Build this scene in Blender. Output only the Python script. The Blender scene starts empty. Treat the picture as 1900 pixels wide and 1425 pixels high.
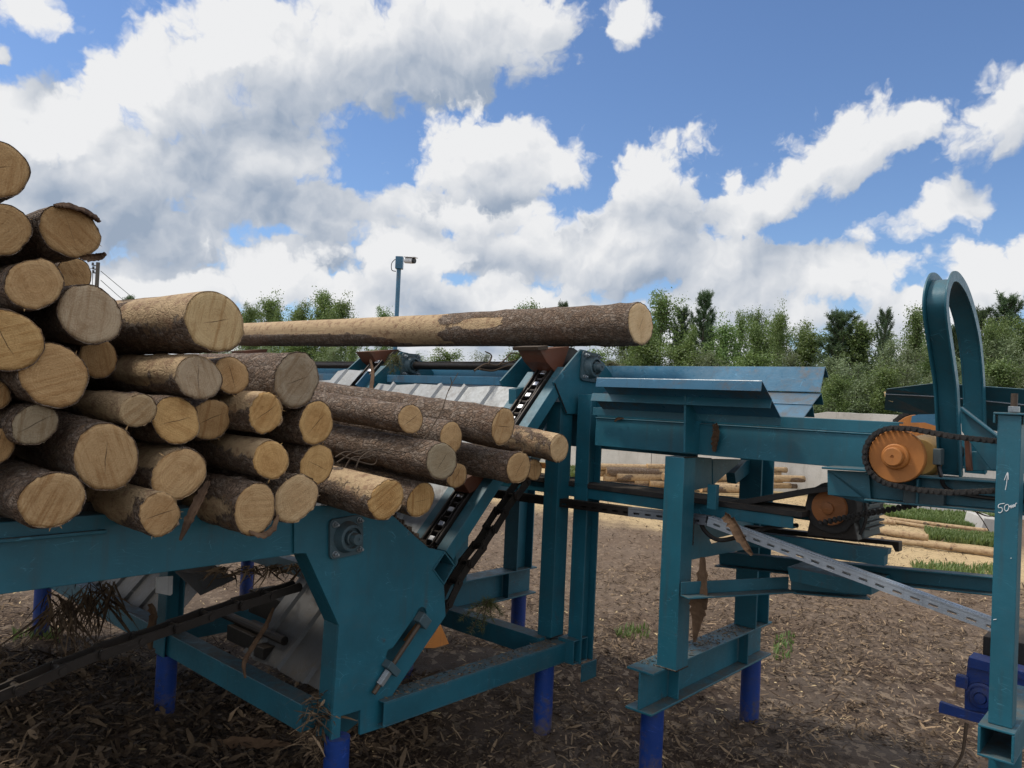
import bpy, bmesh, math, random
import numpy as np
from mathutils import Vector, Matrix, noise
S = bpy.context.scene
COL = S.collection
rng = random.Random(7)
R_ = math.radians

# ------------------------------------------------------------------ camera
F = 1428.0; EYE = 1.7; PITCH = R_(1.18); ROLL = .045
fw = Vector((0, math.cos(PITCH), math.sin(PITCH)))
_r0 = Vector((1, 0, 0)); _u0 = Vector((0, -math.sin(PITCH), math.cos(PITCH)))
RT = math.cos(ROLL)*_r0 + math.sin(ROLL)*_u0
UP = -math.sin(ROLL)*_r0 + math.cos(ROLL)*_u0
cam_d = bpy.data.cameras.new('camera'); cam = bpy.data.objects.new('camera', cam_d); COL.objects.link(cam)
cam_d.sensor_fit = 'HORIZONTAL'; cam_d.sensor_width = 36; cam_d.lens = 36*F/1900
cam_d.clip_start = .05; cam_d.clip_end = 2000
m = Matrix((RT, UP, -fw)).transposed().to_4x4(); m.translation = Vector((0, 0, EYE)); cam.matrix_world = m
S.camera = cam

# ------------------------------------------------------------------ measuring helpers (photo pixel -> real place)
TH = R_(48); CV = Vector((math.cos(TH), math.sin(TH), 0)); LV = Vector((math.sin(TH), -math.cos(TH), 0)); ZV = Vector((0, 0, 1))
OV = Vector((-.67, 2.88, 0)); EV = Vector((0, 0, EYE))
def ray(x, y): return fw + RT*((x-950)/F) + UP*((712.5-y)/F)
def W(c, l, z): return OV + CV*c + LV*l + ZV*z
def _pl(x, y, n, k):
    v = ray(x, y); return EV + v*((k - (EV-OV).dot(n))/v.dot(n))
def onl(x, y, l): return _pl(x, y, LV, l)
def onc(x, y, c): return _pl(x, y, CV, c)
def onz(x, y, z):
    v = ray(x, y); return EV + v*((z-EYE)/v.z)
def atd(x, y, d):
    v = ray(x, y); return EV + v*(d/v.y)
def loc(P): q = P-OV; return q.dot(CV), q.dot(LV), q.z
def PL(pts, l): return [onl(x, y, l) for x, y in pts]
def PC(pts, c): return [onc(x, y, c) for x, y in pts]

# ------------------------------------------------------------------ world: Nishita sky + procedural clouds by direction
SUN_DIR = Vector((-.50, .10, .85)).normalized()
SUN_EL = math.asin(SUN_DIR.z); SUN_AZ = math.atan2(SUN_DIR.x, SUN_DIR.y)
WSTR = .10; SKYM = (.96, 1.06, 1.22); CL0, CL1 = .38, .63
wd = bpy.data.worlds.new('World'); S.world = wd; wd.use_nodes = True
nt = wd.node_tree; nt.nodes.clear()
class NT:
    """tiny helper to write node trees"""
    def __init__(s, t): s.t = t
    def n(s, typ, **kw):
        nd = s.t.nodes.new(typ)
        for k, v in kw.items():
            if k.startswith('i_'):
                key = k[2:]; key = int(key) if key.isdigit() else key.replace('_', ' ')
                sock = nd.inputs[key]
                if isinstance(v, bpy.types.NodeSocket): s.t.links.new(v, sock)
                else: sock.default_value = v
            else: setattr(nd, k, v)
        return nd
    def put(s, sock, v):
        if isinstance(v, bpy.types.NodeSocket): s.t.links.new(v, sock)
        else: sock.default_value = v
    def m(s, op, a, b=0.0, c=0.0, clamp=False):
        nd = s.t.nodes.new('ShaderNodeMath'); nd.operation = op; nd.use_clamp = clamp
        for i, v in enumerate((a, b, c)): s.put(nd.inputs[i], v)
        return nd.outputs[0]
    def vm(s, op, a, b=(0, 0, 0), sc=1.0):
        nd = s.t.nodes.new('ShaderNodeVectorMath'); nd.operation = op
        s.put(nd.inputs[0], a); s.put(nd.inputs[1], b)
        if op == 'SCALE': s.put(nd.inputs['Scale'], sc)
        return nd.outputs['Value'] if op in ('LENGTH', 'DOT_PRODUCT', 'DISTANCE') else nd.outputs[0]
    def mr(s, v, a, b, c=0.0, d=1.0, smooth=False):
        nd = s.t.nodes.new('ShaderNodeMapRange'); nd.interpolation_type = 'SMOOTHSTEP' if smooth else 'LINEAR'
        for i, q in enumerate((v, a, b, c, d)): s.put(nd.inputs[i], q)
        return nd.outputs[0]
    def mix(s, f, a, b, mode='MIX'):
        nd = s.t.nodes.new('ShaderNodeMix'); nd.data_type = 'RGBA'; nd.blend_type = mode
        s.put(nd.inputs[0], f)
        for i, q in ((6, a), (7, b)):
            if isinstance(q, tuple) and len(q) == 3: q = q+(1,)
            s.put(nd.inputs[i], q)
        return nd.outputs[2]
    def noise(s, vec, scale, detail=4, rough=.55, dist=0.0, dim='3D', out=0):
        nd = s.n('ShaderNodeTexNoise', noise_dimensions=dim)
        s.put(nd.inputs['Vector'], vec); nd.inputs['Scale'].default_value = scale
        nd.inputs['Detail'].default_value = detail; nd.inputs['Roughness'].default_value = rough; nd.inputs['Distortion'].default_value = dist
        return nd.outputs[out]
    def voro(s, vec, scale, feature='F1', dim='3D', smooth=None, out=0, rnd=1.0):
        nd = s.n('ShaderNodeTexVoronoi', voronoi_dimensions=dim, feature=feature)
        s.put(nd.inputs['Vector'], vec); nd.inputs['Scale'].default_value = scale; nd.inputs['Randomness'].default_value = rnd
        if smooth is not None: nd.inputs['Smoothness'].default_value = smooth
        return nd.outputs[out]

def azel(x, y):
    v = ray(x, y).normalized(); return math.atan2(v.x, v.y), math.asin(v.z)
# cumulus masses: photo centre, half sizes, tilt (deg, up to the right positive), weight
CLOUDS = [(40,235,150,85,0,1), (190,330,230,150,10,1), (330,170,190,130,20,1), (480,110,240,120,5,1), (690,80,250,130,10,1), (880,50,190,120,0,1),
 (1000,40,95,110,0,.8), (260,430,240,110,0,1), (480,300,170,120,0,1), (570,395,240,85,0,1), (880,300,185,115,10,1), (1010,310,110,95,20,.9), (870,400,220,60,0,1),
 (1215,335,150,120,0,1), (1160,430,250,80,10,1), (1400,390,190,75,25,1), (1560,285,215,95,30,1), (1690,215,95,60,40,.9), (1000,480,250,90,0,1),
 (1850,195,120,95,30,.85), (1890,130,80,60,0,.7), (1730,405,130,50,18,.72), (1385,335,55,45,0,.9), (250,535,170,60,0,1), (480,510,160,85,5,1), (770,480,150,85,0,1),
 (640,560,200,70,0,1), (900,560,300,60,0,1), (1080,560,220,60,0,1), (1340,505,130,70,10,1), (1520,530,170,75,0,1), (1400,590,240,60,0,1), (1700,590,230,55,12,1),
 (1830,510,130,95,15,1), (1900,470,90,70,0,1), (70,30,140,55,0,.9), (10,110,30,22,0,.9), (1150,25,75,65,0,.8), (60,400,180,200,0,1), (1250,480,140,60,20,.9), (300,640,320,90,0,1), (800,640,340,90,0,1), (1300,660,380,80,0,1), (1750,660,320,80,0,1), (560,480,120,50,0,1), (250,500,120,60,0,1)]
GREYS = [(230,400,260,95,0,1), (600,385,260,60,0,1), (880,400,200,42,0,.7), (800,130,330,80,8,.55), (1180,400,160,60,15,.45), (430,250,150,70,0,.45), (1480,560,240,40,0,.45), (760,560,520,60,0,.5),
         (70,320,140,110,0,.5), (1560,330,170,40,30,.3), (1780,590,200,40,0,.4), (1020,530,220,60,0,.45)]
def blobs_group(name, lst):
    g = bpy.data.node_groups.new(name, 'ShaderNodeTree')
    g.interface.new_socket('Vector', in_out='INPUT', socket_type='NodeSocketVector')
    g.interface.new_socket('Value', in_out='OUTPUT', socket_type='NodeSocketFloat')
    t = NT(g); gi = g.nodes.new('NodeGroupInput'); go = g.nodes.new('NodeGroupOutput')
    cur = None
    for (cx, cy, rx, ry, rot, w) in lst:
        a, e = azel(cx, cy); ca = math.cos(a)**2*.94+.06
        mp = t.n('ShaderNodeMapping', vector_type='TEXTURE')
        if cur is None: g.links.new(gi.outputs[0], mp.inputs[0])
        else:       # evaluate the masses one after another (keeps the shader stack small)
            ma = t.n('ShaderNodeVectorMath', operation='MULTIPLY_ADD'); g.links.new(cur, ma.inputs[0]); ma.inputs[1].default_value = (1e-7, 1e-7, 0); g.links.new(gi.outputs[0], ma.inputs[2]); g.links.new(ma.outputs[0], mp.inputs[0])
        mp.inputs['Location'].default_value = (a, e, 0); mp.inputs['Rotation'].default_value = (0, 0, R_(rot-2.5)); mp.inputs['Scale'].default_value = (rx/F*ca, ry/F*math.cos(a)*.95, 1)
        d = t.vm('LENGTH', mp.outputs[0])
        v = t.m('MULTIPLY', t.m('SUBTRACT', 1.45, d), w/1.45)
        cur = v if cur is None else t.m('SMOOTH_MAX', cur, v, .22)
    g.links.new(t.m('MAXIMUM', cur, -.9), go.inputs[0]); return g
FRONT = [(880,300,185,115,10,1), (1010,310,110,95,20,.9), (1215,335,150,120,0,1), (1400,390,190,75,25,1), (1560,285,215,95,30,1), (1690,215,95,60,40,.9), (1385,335,55,45,0,.9), (480,515,150,75,5,1), (250,540,150,55,0,1), (770,485,140,75,0,1),
 (640,560,200,60,0,1), (900,560,280,60,0,1), (1160,440,230,80,10,1), (1340,505,130,70,10,1), (1520,530,170,75,0,1), (1400,590,240,60,0,1), (1700,590,230,55,12,1), (1830,510,130,95,15,1), (1900,470,90,70,0,1), (1080,560,220,60,0,1), (230,170,110,70,35,1), (120,250,110,60,30,1), (420,100,130,60,20,1), (300,640,320,90,0,1), (800,640,340,90,0,1), (1300,660,380,80,0,1), (1750,660,320,80,0,1)]
gm = blobs_group('cloud_layout', [c for c in CLOUDS if c[:2] not in [f[:2] for f in FRONT]]); gf = blobs_group('cloud_layout_front', FRONT); gg = blobs_group('cloud_bases', GREYS)
t = NT(nt)
tc = t.n('ShaderNodeTexCoord'); sx = t.n('ShaderNodeSeparateXYZ', i_0=tc.outputs['Generated'])
az = t.m('ARCTAN2', sx.outputs[0], sx.outputs[1]); el = t.m('ARCSINE', sx.outputs[2])
uv = t.n('ShaderNodeCombineXYZ', i_0=az, i_1=el).outputs[0]
def after(vec, prev): return t.vm('ADD', vec, t.vm('SCALE', (1, 1, 0), sc=t.m('MULTIPLY', prev, 1e-7)))
def cent(c, k): return t.vm('SCALE', t.vm('SUBTRACT', c, (.5, .5, .5)), sc=k)
def grp(g, vec):
    n = t.n('ShaderNodeGroup', node_tree=g); nt.links.new(vec, n.inputs[0]); return n.outputs[0]
def vfr(vec, scale, det, rough):
    n = t.n('ShaderNodeTexVoronoi', voronoi_dimensions='2D', feature='F1', normalize=True); nt.links.new(vec, n.inputs['Vector'])
    n.inputs['Scale'].default_value = scale; n.inputs['Detail'].default_value = det; n.inputs['Roughness'].default_value = rough; n.inputs['Lacunarity'].default_value = 2.1; return n.outputs[0]
w1 = t.noise(uv, 6, 2, .5, dim='2D', out=1); w2 = t.noise(uv, 34, 3, .6, dim='2D', out=1)
vb = t.vm('ADD', uv, cent(w1, .06)); vp = t.vm('ADD', t.vm('ADD', uv, cent(w1, .05)), cent(w2, .022))
def detail(vec):
    n = t.noise(vec, 9, 7, .56, dim='2D'); f = vfr(vec, 20, 3.5, .56)
    return t.m('ADD', t.m('MULTIPLY', t.m('SUBTRACT', n, .5), .95), t.m('MULTIPLY', t.m('SUBTRACT', .40, f), .80)), f
e0, f0 = detail(vp); f1 = vfr(after(t.vm('ADD', vp, (-.008, .014, 0)), e0), 20, 2.6, .50); f0b = vfr(after(vp, f1), 20, 2.6, .50); e1 = f1
puff = t.m('MULTIPLY', t.m('SUBTRACT', f1, f0b), .95)
def layer(g, prev, c0, c1, base):
    b0 = grp(g, after(t.vm('ADD', vb, cent(w2, .02)), prev)); b1 = grp(g, after(t.vm('ADD', vb, (-.030, .060, 0)), b0)); d0 = t.m('ADD', b0, e0)
    top = t.m('MULTIPLY', t.m('SUBTRACT', b0, b1), 1.05); rim = t.mr(d0, 1.05, .40)
    br = t.m('ADD', t.m('ADD', t.m('ADD', base, puff), t.m('ADD', top, t.m('MULTIPLY', rim, .36))), t.m('MULTIPLY', e0, .18))
    return t.mr(d0, c0, c1, smooth=True), br, b1
a0, br0, pb = layer(gm, f0b, CL0, CL1, .36); a1, br1, pb = layer(gf, pb, CL0+.06, CL1+.02, .44)
gr_ = t.mr(grp(gg, after(vb, pb)), -.05, .85, smooth=True)
br0 = t.m('SUBTRACT', br0, t.m('MULTIPLY', gr_, .36), clamp=True); br1 = t.m('SUBTRACT', br1, t.m('MULTIPLY', gr_, .28), clamp=True)
K = 1/WSTR
CA, CB = (.295*K, .360*K, .460*K), (.775*K, .78*K, .79*K); cc0 = t.mix(br0, CA, CB); cc1 = t.mix(br1, CA, CB)
sky = t.n('ShaderNodeTexSky', sky_type='NISHITA', sun_disc=False, sun_elevation=SUN_EL, sun_rotation=SUN_AZ, air_density=1.0, dust_density=.3, ozone_density=3.0)
skyc = t.mix(1.0, sky.outputs[0], (SKYM[0], SKYM[1], SKYM[2]), 'MULTIPLY')
bgc = t.n('ShaderNodeBackground', i_0=t.mix(a1, t.mix(a0, skyc, cc0), cc1), i_1=WSTR)
# the rest of the sky, away from the cumulus field ahead: a plainer broken cloud cover, brightened to light camera-facing sides
pn = t.noise(t.vm('MULTIPLY', tc.outputs['Generated'], (1, 1, 2.2)), 2.6, 5, .6); pa = t.m('MULTIPLY', t.mr(pn, .38, .56, smooth=True), t.mr(sx.outputs[2], -.02, .05))
bgs = t.n('ShaderNodeBackground', i_0=t.mix(pa, skyc, (1.22*K, 1.20*K, 1.17*K)), i_1=WSTR)
reg = t.m('MULTIPLY', t.m('MULTIPLY', t.mr(t.m('ABSOLUTE', az), .86, .74, smooth=True), t.mr(el, -.03, -.01)), t.mr(el, .80, .66, smooth=True))
mxs = t.n('ShaderNodeMixShader', i_0=reg); nt.links.new(bgs.outputs[0], mxs.inputs[1]); nt.links.new(bgc.outputs[0], mxs.inputs[2])
wo = t.n('ShaderNodeOutputWorld', i_0=mxs.outputs[0])
wd.cycles.sampling_method = 'MANUAL'; wd.cycles.sample_map_resolution = 512

sd = bpy.data.lights.new('sun', 'SUN'); sd.energy = 2.6; sd.angle = R_(9); sd.color = (1, .93, .82)
so = bpy.data.objects.new('sun', sd); COL.objects.link(so); so.rotation_euler = SUN_DIR.to_track_quat('Z', 'Y').to_euler(); so.location = (-20, 4, 40)
S.view_settings.view_transform = 'Standard'; S.view_settings.look = 'None'; S.view_settings.exposure = .14; S.view_settings.gamma = 1

# ------------------------------------------------------------------ materials
def mat(name):
    mt = bpy.data.materials.new(name); mt.use_nodes = True; mt.node_tree.nodes.clear()
    t = NT(mt.node_tree); p = t.n('ShaderNodeBsdfPrincipled'); o = t.n('ShaderNodeOutputMaterial', i_0=p.outputs[0])
    return mt, t, p
def bump(t, p, h, strength=.4, dist=.01):
    b = t.n('ShaderNodeBump'); b.inputs['Strength'].default_value = strength; b.inputs['Distance'].default_value = dist
    t.put(b.inputs['Height'], h); t.t.links.new(b.outputs[0], p.inputs['Normal'])
def objc(t): return t.n('ShaderNodeTexCoord').outputs['Object']
def paint(name, colr, dark=.72, rough=.42, dust=.75, rust=.5, metallic=0.0, streak=True, grime=.25, mud=0.0):
    mt, t, p = mat(name); v = objc(t)
    n1 = t.noise(v, 3.0, 5, .6); n2 = t.noise(v, 38, 5, .65); n3 = t.noise(v, 9, 6, .7, .4)
    st = t.noise(t.vm('MULTIPLY', v, (26, 26, 2.2)), 1.0, 4, .6)
    col = t.mix(t.mr(n1, .3, .7), tuple(c*dark for c in colr), tuple(min(1, c*1.18) for c in colr))
    col = t.mix(t.m('MULTIPLY', t.mr(st, .56, .75), .30 if streak else 0), col, (.05, .045, .035))
    rm = t.m('MULTIPLY', t.mr(n3, .62, .72), t.mr(n2, .45, .6)); col = t.mix(t.m('MULTIPLY', rm, rust), col, (.07, .03, .014))
    gn = t.noise(t.vm('MULTIPLY', v, (2.5, 2.5, 5)), 1.6, 7, .72, .3); gmk = t.m('MULTIPLY', t.mr(gn, .53, .66), t.mr(n2, .35, .6)); col = t.mix(t.m('MULTIPLY', gmk, grime), col, (.105, .075, .052))
    sc = t.voro(t.vm('MULTIPLY', t.vm('ADD', v, t.vm('SCALE', t.noise(v, 3, 2, .5, out=1), sc=.3)), (9, 9, 55)), 1.0, 'DISTANCE_TO_EDGE'); col = t.mix(t.m('MULTIPLY', t.m('MULTIPLY', t.mr(sc, .018, .006), t.mr(n3, .52, .60)), .5), col, tuple(min(1, c*2.2+.05) for c in colr))
    if mud:
        zz = t.n('ShaderNodeSeparateXYZ', i_0=v).outputs[2]; mm = t.mr(t.m('SUBTRACT', zz, t.m('MULTIPLY', t.m('SUBTRACT', t.m('ADD', n3, n2), 1.0), .5)), .20, .02); col = t.mix(t.m('MULTIPLY', mm, mud), col, t.mix(n2, (.05, .036, .026), (.13, .10, .075))); col = t.mix(t.m('MULTIPLY', t.mr(n2, .60, .66), .5), col, (.02, .03, .05))
    g = t.n('ShaderNodeNewGeometry'); nz = t.n('ShaderNodeSeparateXYZ', i_0=g.outputs['Normal']).outputs[2]
    dm = t.m('MULTIPLY', t.mr(nz, .55, .95), t.mr(t.m('ADD', n3, t.m('MULTIPLY', n2, .35)), .48, .80))
    dcol = t.mix(n2, (.045, .033, .022), (.15, .115, .08)); col = t.mix(t.m('MULTIPLY', dm, dust), col, dcol)
    mt.node_tree.links.new(col, p.inputs['Base Color'])
    mt.node_tree.links.new(t.m('ADD', t.mr(n2, .2, .8, rough-.08, rough+.12), t.m('MULTIPLY', dm, .35)), p.inputs['Roughness'])
    p.inputs['Metallic'].default_value = metallic
    bump(t, p, t.m('ADD', n2, t.m('MULTIPLY', n1, .6)), .12, .006); return mt
M = {}
M['teal'] = paint('teal_paint', (.010, .096, .140), rust=.8, grime=.12)
M['teal_plate'] = paint('teal_plate_paint', (.011, .106, .154), rust=.7, grime=.12)
M['sheet_teal'] = paint('teal_trough_paint', (.030, .130, .225), rough=.30, dust=.85, grime=.8)
M['navy'] = paint('ultramarine_paint', (.002, .034, .20), rough=.42, dust=.3, mud=.9)
M['orange'] = paint('orange_paint', (.44, .165, .035), dark=.78, rough=.55, rust=.45, dust=.4)
M['orange_dirty'] = paint('dirty_orange_paint', (.24, .085, .02), dark=.6, rough=.6, rust=.9, dust=.5, grime=.7)
M['rust_orange'] = paint('worn_orange_paint', (.135, .042, .018), dark=.5, rough=.6, rust=1.0, grime=.8)
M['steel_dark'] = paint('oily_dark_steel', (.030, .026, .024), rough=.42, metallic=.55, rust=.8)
M['steel_brown'] = paint('brown_chain_steel', (.075, .052, .036), rough=.55, metallic=.3, rust=.8)
M['steel_bright'] = paint('bright_worn_steel', (.62, .63, .64), rough=.28, metallic=.95, rust=.15, dust=.2)
M['housing'] = paint('grey_cast_housing', (.045, .085, .105), rough=.5, rust=.7)
M['galv'] = paint('galvanised_sheet', (.225, .24, .25), dark=.75, rough=.45, metallic=.5, rust=.25, dust=.75)
M['tin_shade'] = paint('shade_toned_tin', (.085, .088, .092), dark=.7, rough=.5, metallic=.35, rust=.4, dust=.8, grime=.5)  # darker version of galv: under-deck shade put into the base colour
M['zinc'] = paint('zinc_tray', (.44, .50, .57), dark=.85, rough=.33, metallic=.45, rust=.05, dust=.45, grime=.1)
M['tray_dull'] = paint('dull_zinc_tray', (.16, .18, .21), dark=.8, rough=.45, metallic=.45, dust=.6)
M['rubber'] = paint('black_rubber', (.016, .015, .015), rough=.7, rust=.1, dust=.9)
M['ochre'] = paint('ochre_motor_paint', (.30, .18, .05), rough=.5, grime=.7)
M['motor'] = paint('grey_motor_paint', (.07, .10, .11), rough=.5)
M['white'] = paint('white_plastic', (.75, .76, .77), rough=.4, rust=.05, dust=.1)
M['concrete'] = None
def simple(name, c, rough=.6):
    mt, t, p = mat(name); p.inputs['Base Color'].default_value = c+(1,); p.inputs['Roughness'].default_value = rough
    n = t.noise(objc(t), 20, 4); mt.node_tree.links.new(t.mix(n, tuple(x*.75 for x in c), c), p.inputs['Base Color']); return mt
M['black'] = simple('black_plastic', (.012, .012, .013), .35)
M['chalk'] = simple('white_chalk_paint', (.82, .84, .86), .8)
M['polewood'] = simple('weathered_pole_wood', (.10, .09, .08), .9)
M['wire'] = simple('wire_black', (.06, .06, .065), .5)
M['bolt'] = paint('zinc_bolt', (.30, .34, .37), rough=.35, metallic=.7, rust=.3)

def m_concrete():
    mt, t, p = mat('old_concrete'); v = objc(t); n1 = t.noise(v, 1.1, 6, .65); n2 = t.noise(v, 40, 4, .6); n3 = t.noise(t.vm('MULTIPLY', v, (3, 3, .6)), 1.5, 5, .7)
    col = t.mix(t.mr(n1, .3, .7), (.33, .32, .30), (.50, .49, .47)); col = t.mix(t.m('MULTIPLY', t.mr(n3, .55, .75), .55), col, (.17, .155, .135))
    col = t.mix(t.m('MULTIPLY', t.mr(n2, .62, .7), .5), col, (.12, .11, .10)); mt.node_tree.links.new(col, p.inputs['Base Color']); p.inputs['Roughness'].default_value = .9
    bump(t, p, n2, .3, .01); return mt
M['concrete'] = m_concrete()
def m_cut():
    mt, t, p = mat('sawn_log_end'); v = objc(t); oi = t.n('ShaderNodeObjectInfo'); rnd = oi.outputs['Random']
    off = t.vm('SCALE', (7.3, 3.1, 5.7), sc=rnd); vo = t.vm('ADD', v, off)
    wob = t.vm('SCALE', t.vm('SUBTRACT', t.noise(vo, 9, 3, .5, out=1), (.5, .5, .5)), sc=.02)
    q = t.vm('MULTIPLY', t.vm('ADD', v, wob), (1, 1, 0)); r = t.vm('LENGTH', q)
    ring = t.m('SINE', t.m('MULTIPLY', r, 900)); ring2 = t.noise(t.n('ShaderNodeCombineXYZ', i_0=t.m('MULTIPLY', r, 70), i_1=rnd).outputs[0], 3, 3, .6, dim='2D')
    ang = t.m('MULTIPLY', rnd, 17.0)
    rot = t.n('ShaderNodeVectorRotate', rotation_type='Z_AXIS', i_Vector=v, i_Angle=ang).outputs[0]
    saw = t.noise(t.vm('MULTIPLY', t.vm('ADD', rot, off), (85, 5, 1)), 1, 4, .65)
    fine = t.noise(vo, 260, 4, .7); blot = t.noise(vo, 16, 6, .72)
    base = oi.outputs['Color']
    col = t.mix(t.m('MULTIPLY', t.mr(ring2, .35, .65), .28), base, t.mix(1.0, base, (.62, .52, .42), 'MULTIPLY'))
    col = t.mix(t.m('MULTIPLY', t.mr(ring, .2, 1), .16), col, t.mix(1.0, base, (.6, .48, .36), 'MULTIPLY'))
    col = t.mix(t.m('MULTIPLY', t.mr(saw, .48, .64), t.mr(t.m('FRACT', t.m('MULTIPLY', rnd, 7.3)), 0, 1, .15, .75)), col, t.mix(1.0, base, (.55, .42, .30), 'MULTIPLY'))
    col = t.mix(t.m('MULTIPLY', t.mr(blot, .50, .68), .60), col, t.mix(1.0, base, (.50, .38, .27), 'MULTIPLY'))
    col = t.mix(t.m('MULTIPLY', t.mr(fine, .56, .70), .55), col, t.mix(1.0, base, (.40, .30, .20), 'MULTIPLY'))
    col = t.mix(t.m('MULTIPLY', t.mr(fine, .45, .30), .35), col, t.mix(1.0, base, (1.3, 1.3, 1.25), 'MULTIPLY'))
    col = t.mix(t.m('MULTIPLY', t.mr(t.m('ADD', r, t.m('MULTIPLY', blot, .03)), .075, .045), t.mr(t.m('FRACT', t.m('MULTIPLY', rnd, 3.7)), 0, 1, 0, .55)), col, t.mix(1.0, col, (.72, .60, .48), 'MULTIPLY'))
    th = t.m('ARCTAN2', t.n('ShaderNodeSeparateXYZ', i_0=q).outputs[1], t.n('ShaderNodeSeparateXYZ', i_0=q).outputs[0])
    cr = t.m('ABSOLUTE', t.m('SINE', t.m('ADD', t.m('MULTIPLY', th, 1.0), t.m('MULTIPLY', rnd, 40)))); crm = t.m('MULTIPLY', t.mr(t.m('MULTIPLY', cr, r), .0016, .0006), t.m('MULTIPLY', t.mr(r, .05, .015), t.mr(rnd, .45, .6)))
    col = t.mix(t.m('MULTIPLY', crm, .8), col, (.04, .025, .015))
    mt.node_tree.links.new(col, p.inputs['Base Color']); p.inputs['Roughness'].default_value = .85; p.inputs['Specular IOR Level'].default_value = .2
    bump(t, p, t.m('ADD', t.m('MULTIPLY', saw, 1.1), t.m('MULTIPLY', fine, .8)), .75, .005); return mt
M['cut'] = m_cut()
def m_bark():
    mt, t, p = mat('log_bark'); v = objc(t); oi = t.n('ShaderNodeObjectInfo'); rnd = oi.outputs['Random']
    vo = t.vm('ADD', v, t.vm('SCALE', (5.3, 9.1, 3.7), sc=rnd))
    at = t.n('ShaderNodeAttribute', attribute_name='strip').outputs['Fac']
    vs = t.vm('MULTIPLY', vo, (1, 1, .62)); wb = t.vm('ADD', vs, t.vm('ADD', t.vm('SCALE', t.noise(vs, 26, 4, .65, out=1), sc=.045), t.vm('SCALE', t.noise(vs, 8, 2, .5, out=1), sc=.06)))
    ve = t.voro(wb, 62, 'DISTANCE_TO_EDGE'); vc = t.voro(wb, 62, 'F1', out=1); vcs = t.n('ShaderNodeSeparateColor', i_0=vc).outputs[0]
    n = t.noise(vo, 24, 6, .7); nf = t.noise(vo, 150, 5, .7); nb = t.noise(vo, 6, 4, .6)
    bk = t.mix(t.mr(n, .3, .7), (.115, .074, .049), (.285, .200, .140)); bk = t.mix(t.m('MULTIPLY', t.mr(vcs, .55, .8), .6), bk, (.32, .26, .21)); bk = t.mix(t.m('MULTIPLY', t.mr(nf, .48, .64), .75), bk, (.030, .020, .015))
    bk = t.mix(t.m('MULTIPLY', t.mr(ve, .07, .0), t.mr(n, .35, .6, .25, .85)), bk, (.022, .014, .010)); bk = t.mix(t.m('MULTIPLY', t.mr(nb, .56, .72), .35), bk, (.15, .068, .036))
    wd_ = t.mix(t.noise(t.vm('MULTIPLY', vo, (60, 60, 5)), 1, 4, .65), (.30, .205, .115), (.50, .37, .22)); wd_ = t.mix(t.m('MULTIPLY', t.mr(n, .49, .64), .70), wd_, (.165, .085, .05)); wd_ = t.mix(t.m('MULTIPLY', t.mr(nf, .60, .70), .4), wd_, (.10, .05, .028))
    f = t.mr(t.m('ADD', at, t.m('MULTIPLY', t.m('SUBTRACT', t.m('ADD', n, t.m('MULTIPLY', t.m('SUBTRACT', nf, .5), .35)), .5), .9)), .46, .54)
    mt.node_tree.links.new(t.mix(f, bk, wd_), p.inputs['Base Color']); p.inputs['Roughness'].default_value = .82; p.inputs['Specular IOR Level'].default_value = .3
    h = t.m('ADD', t.m('MULTIPLY', t.mr(ve, .0, .20), .85), t.m('ADD', t.m('MULTIPLY', n, 1.1), t.m('MULTIPLY', nf, .8))); h = t.m('MULTIPLY', h, t.mr(f, 0, 1, 1.0, .22))
    bump(t, p, h, .9, .009); return mt
M['bark'] = m_bark()
def m_strip(name, a, b):
    mt, t, p = mat(name); v = objc(t); n = t.noise(v, 40, 5, .65); at = t.n('ShaderNodeAttribute', attribute_name='tone').outputs['Fac']
    mt.node_tree.links.new(t.mix(t.m('ADD', t.m('MULTIPLY', at, .75), t.m('MULTIPLY', t.m('SUBTRACT', n, .4), .6), clamp=True), a, b), p.inputs['Base Color']); p.inputs['Roughness'].default_value = .9
    p.inputs['Specular IOR Level'].default_value = .2
    return mt
M['litter'] = m_strip('bark_litter', (.020, .012, .008), (.38, .27, .17))
M['barkstrip'] = m_strip('peeled_bark', (.05, .030, .020), (.20, .125, .075))
M['twig'] = m_strip('dry_twig', (.07, .05, .036), (.20, .16, .12))
M['sawdust'] = m_strip('pale_sawdust', (.40, .29, .15), (.66, .52, .30))
def m_leaf(name, a, b, c):
    mt, t, p = mat(name); v = objc(t); at = t.n('ShaderNodeAttribute', attribute_name='tone').outputs['Fac']; n = t.noise(v, 1.6, 3, .6)
    col = t.mix(t.mr(n, .35, .65), a, b); col = t.mix(t.m('MULTIPLY', at, .6), col, c)
    oi = t.n('ShaderNodeObjectInfo'); hs = t.n('ShaderNodeHueSaturation'); t.put(hs.inputs['Value'], t.mr(oi.outputs['Random'], 0, 1, .75, 1.25)); t.put(hs.inputs['Hue'], t.mr(oi.outputs['Random'], 0, 1, .485, .515)); mt.node_tree.links.new(col, hs.inputs['Color']); col = hs.outputs[0]
    p.inputs['Roughness'].default_value = .55
    mt.node_tree.links.new(col, p.inputs['Base Color'])
    tr = t.n('ShaderNodeBsdfTranslucent'); mt.node_tree.links.new(t.mix(.5, col, (.12, .17, .03)), tr.inputs[0])
    mx = t.n('ShaderNodeMixShader'); mx.inputs[0].default_value = .38; o = [n for n in mt.node_tree.nodes if n.type == 'OUTPUT_MATERIAL'][0]
    mt.node_tree.links.new(p.outputs[0], mx.inputs[1]); mt.node_tree.links.new(tr.outputs[0], mx.inputs[2]); mt.node_tree.links.new(mx.outputs[0], o.inputs[0]); return mt
M['birch'] = m_leaf('birch_leaves', (.098, .175, .052), (.155, .235, .070), (.24, .30, .11))
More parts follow.
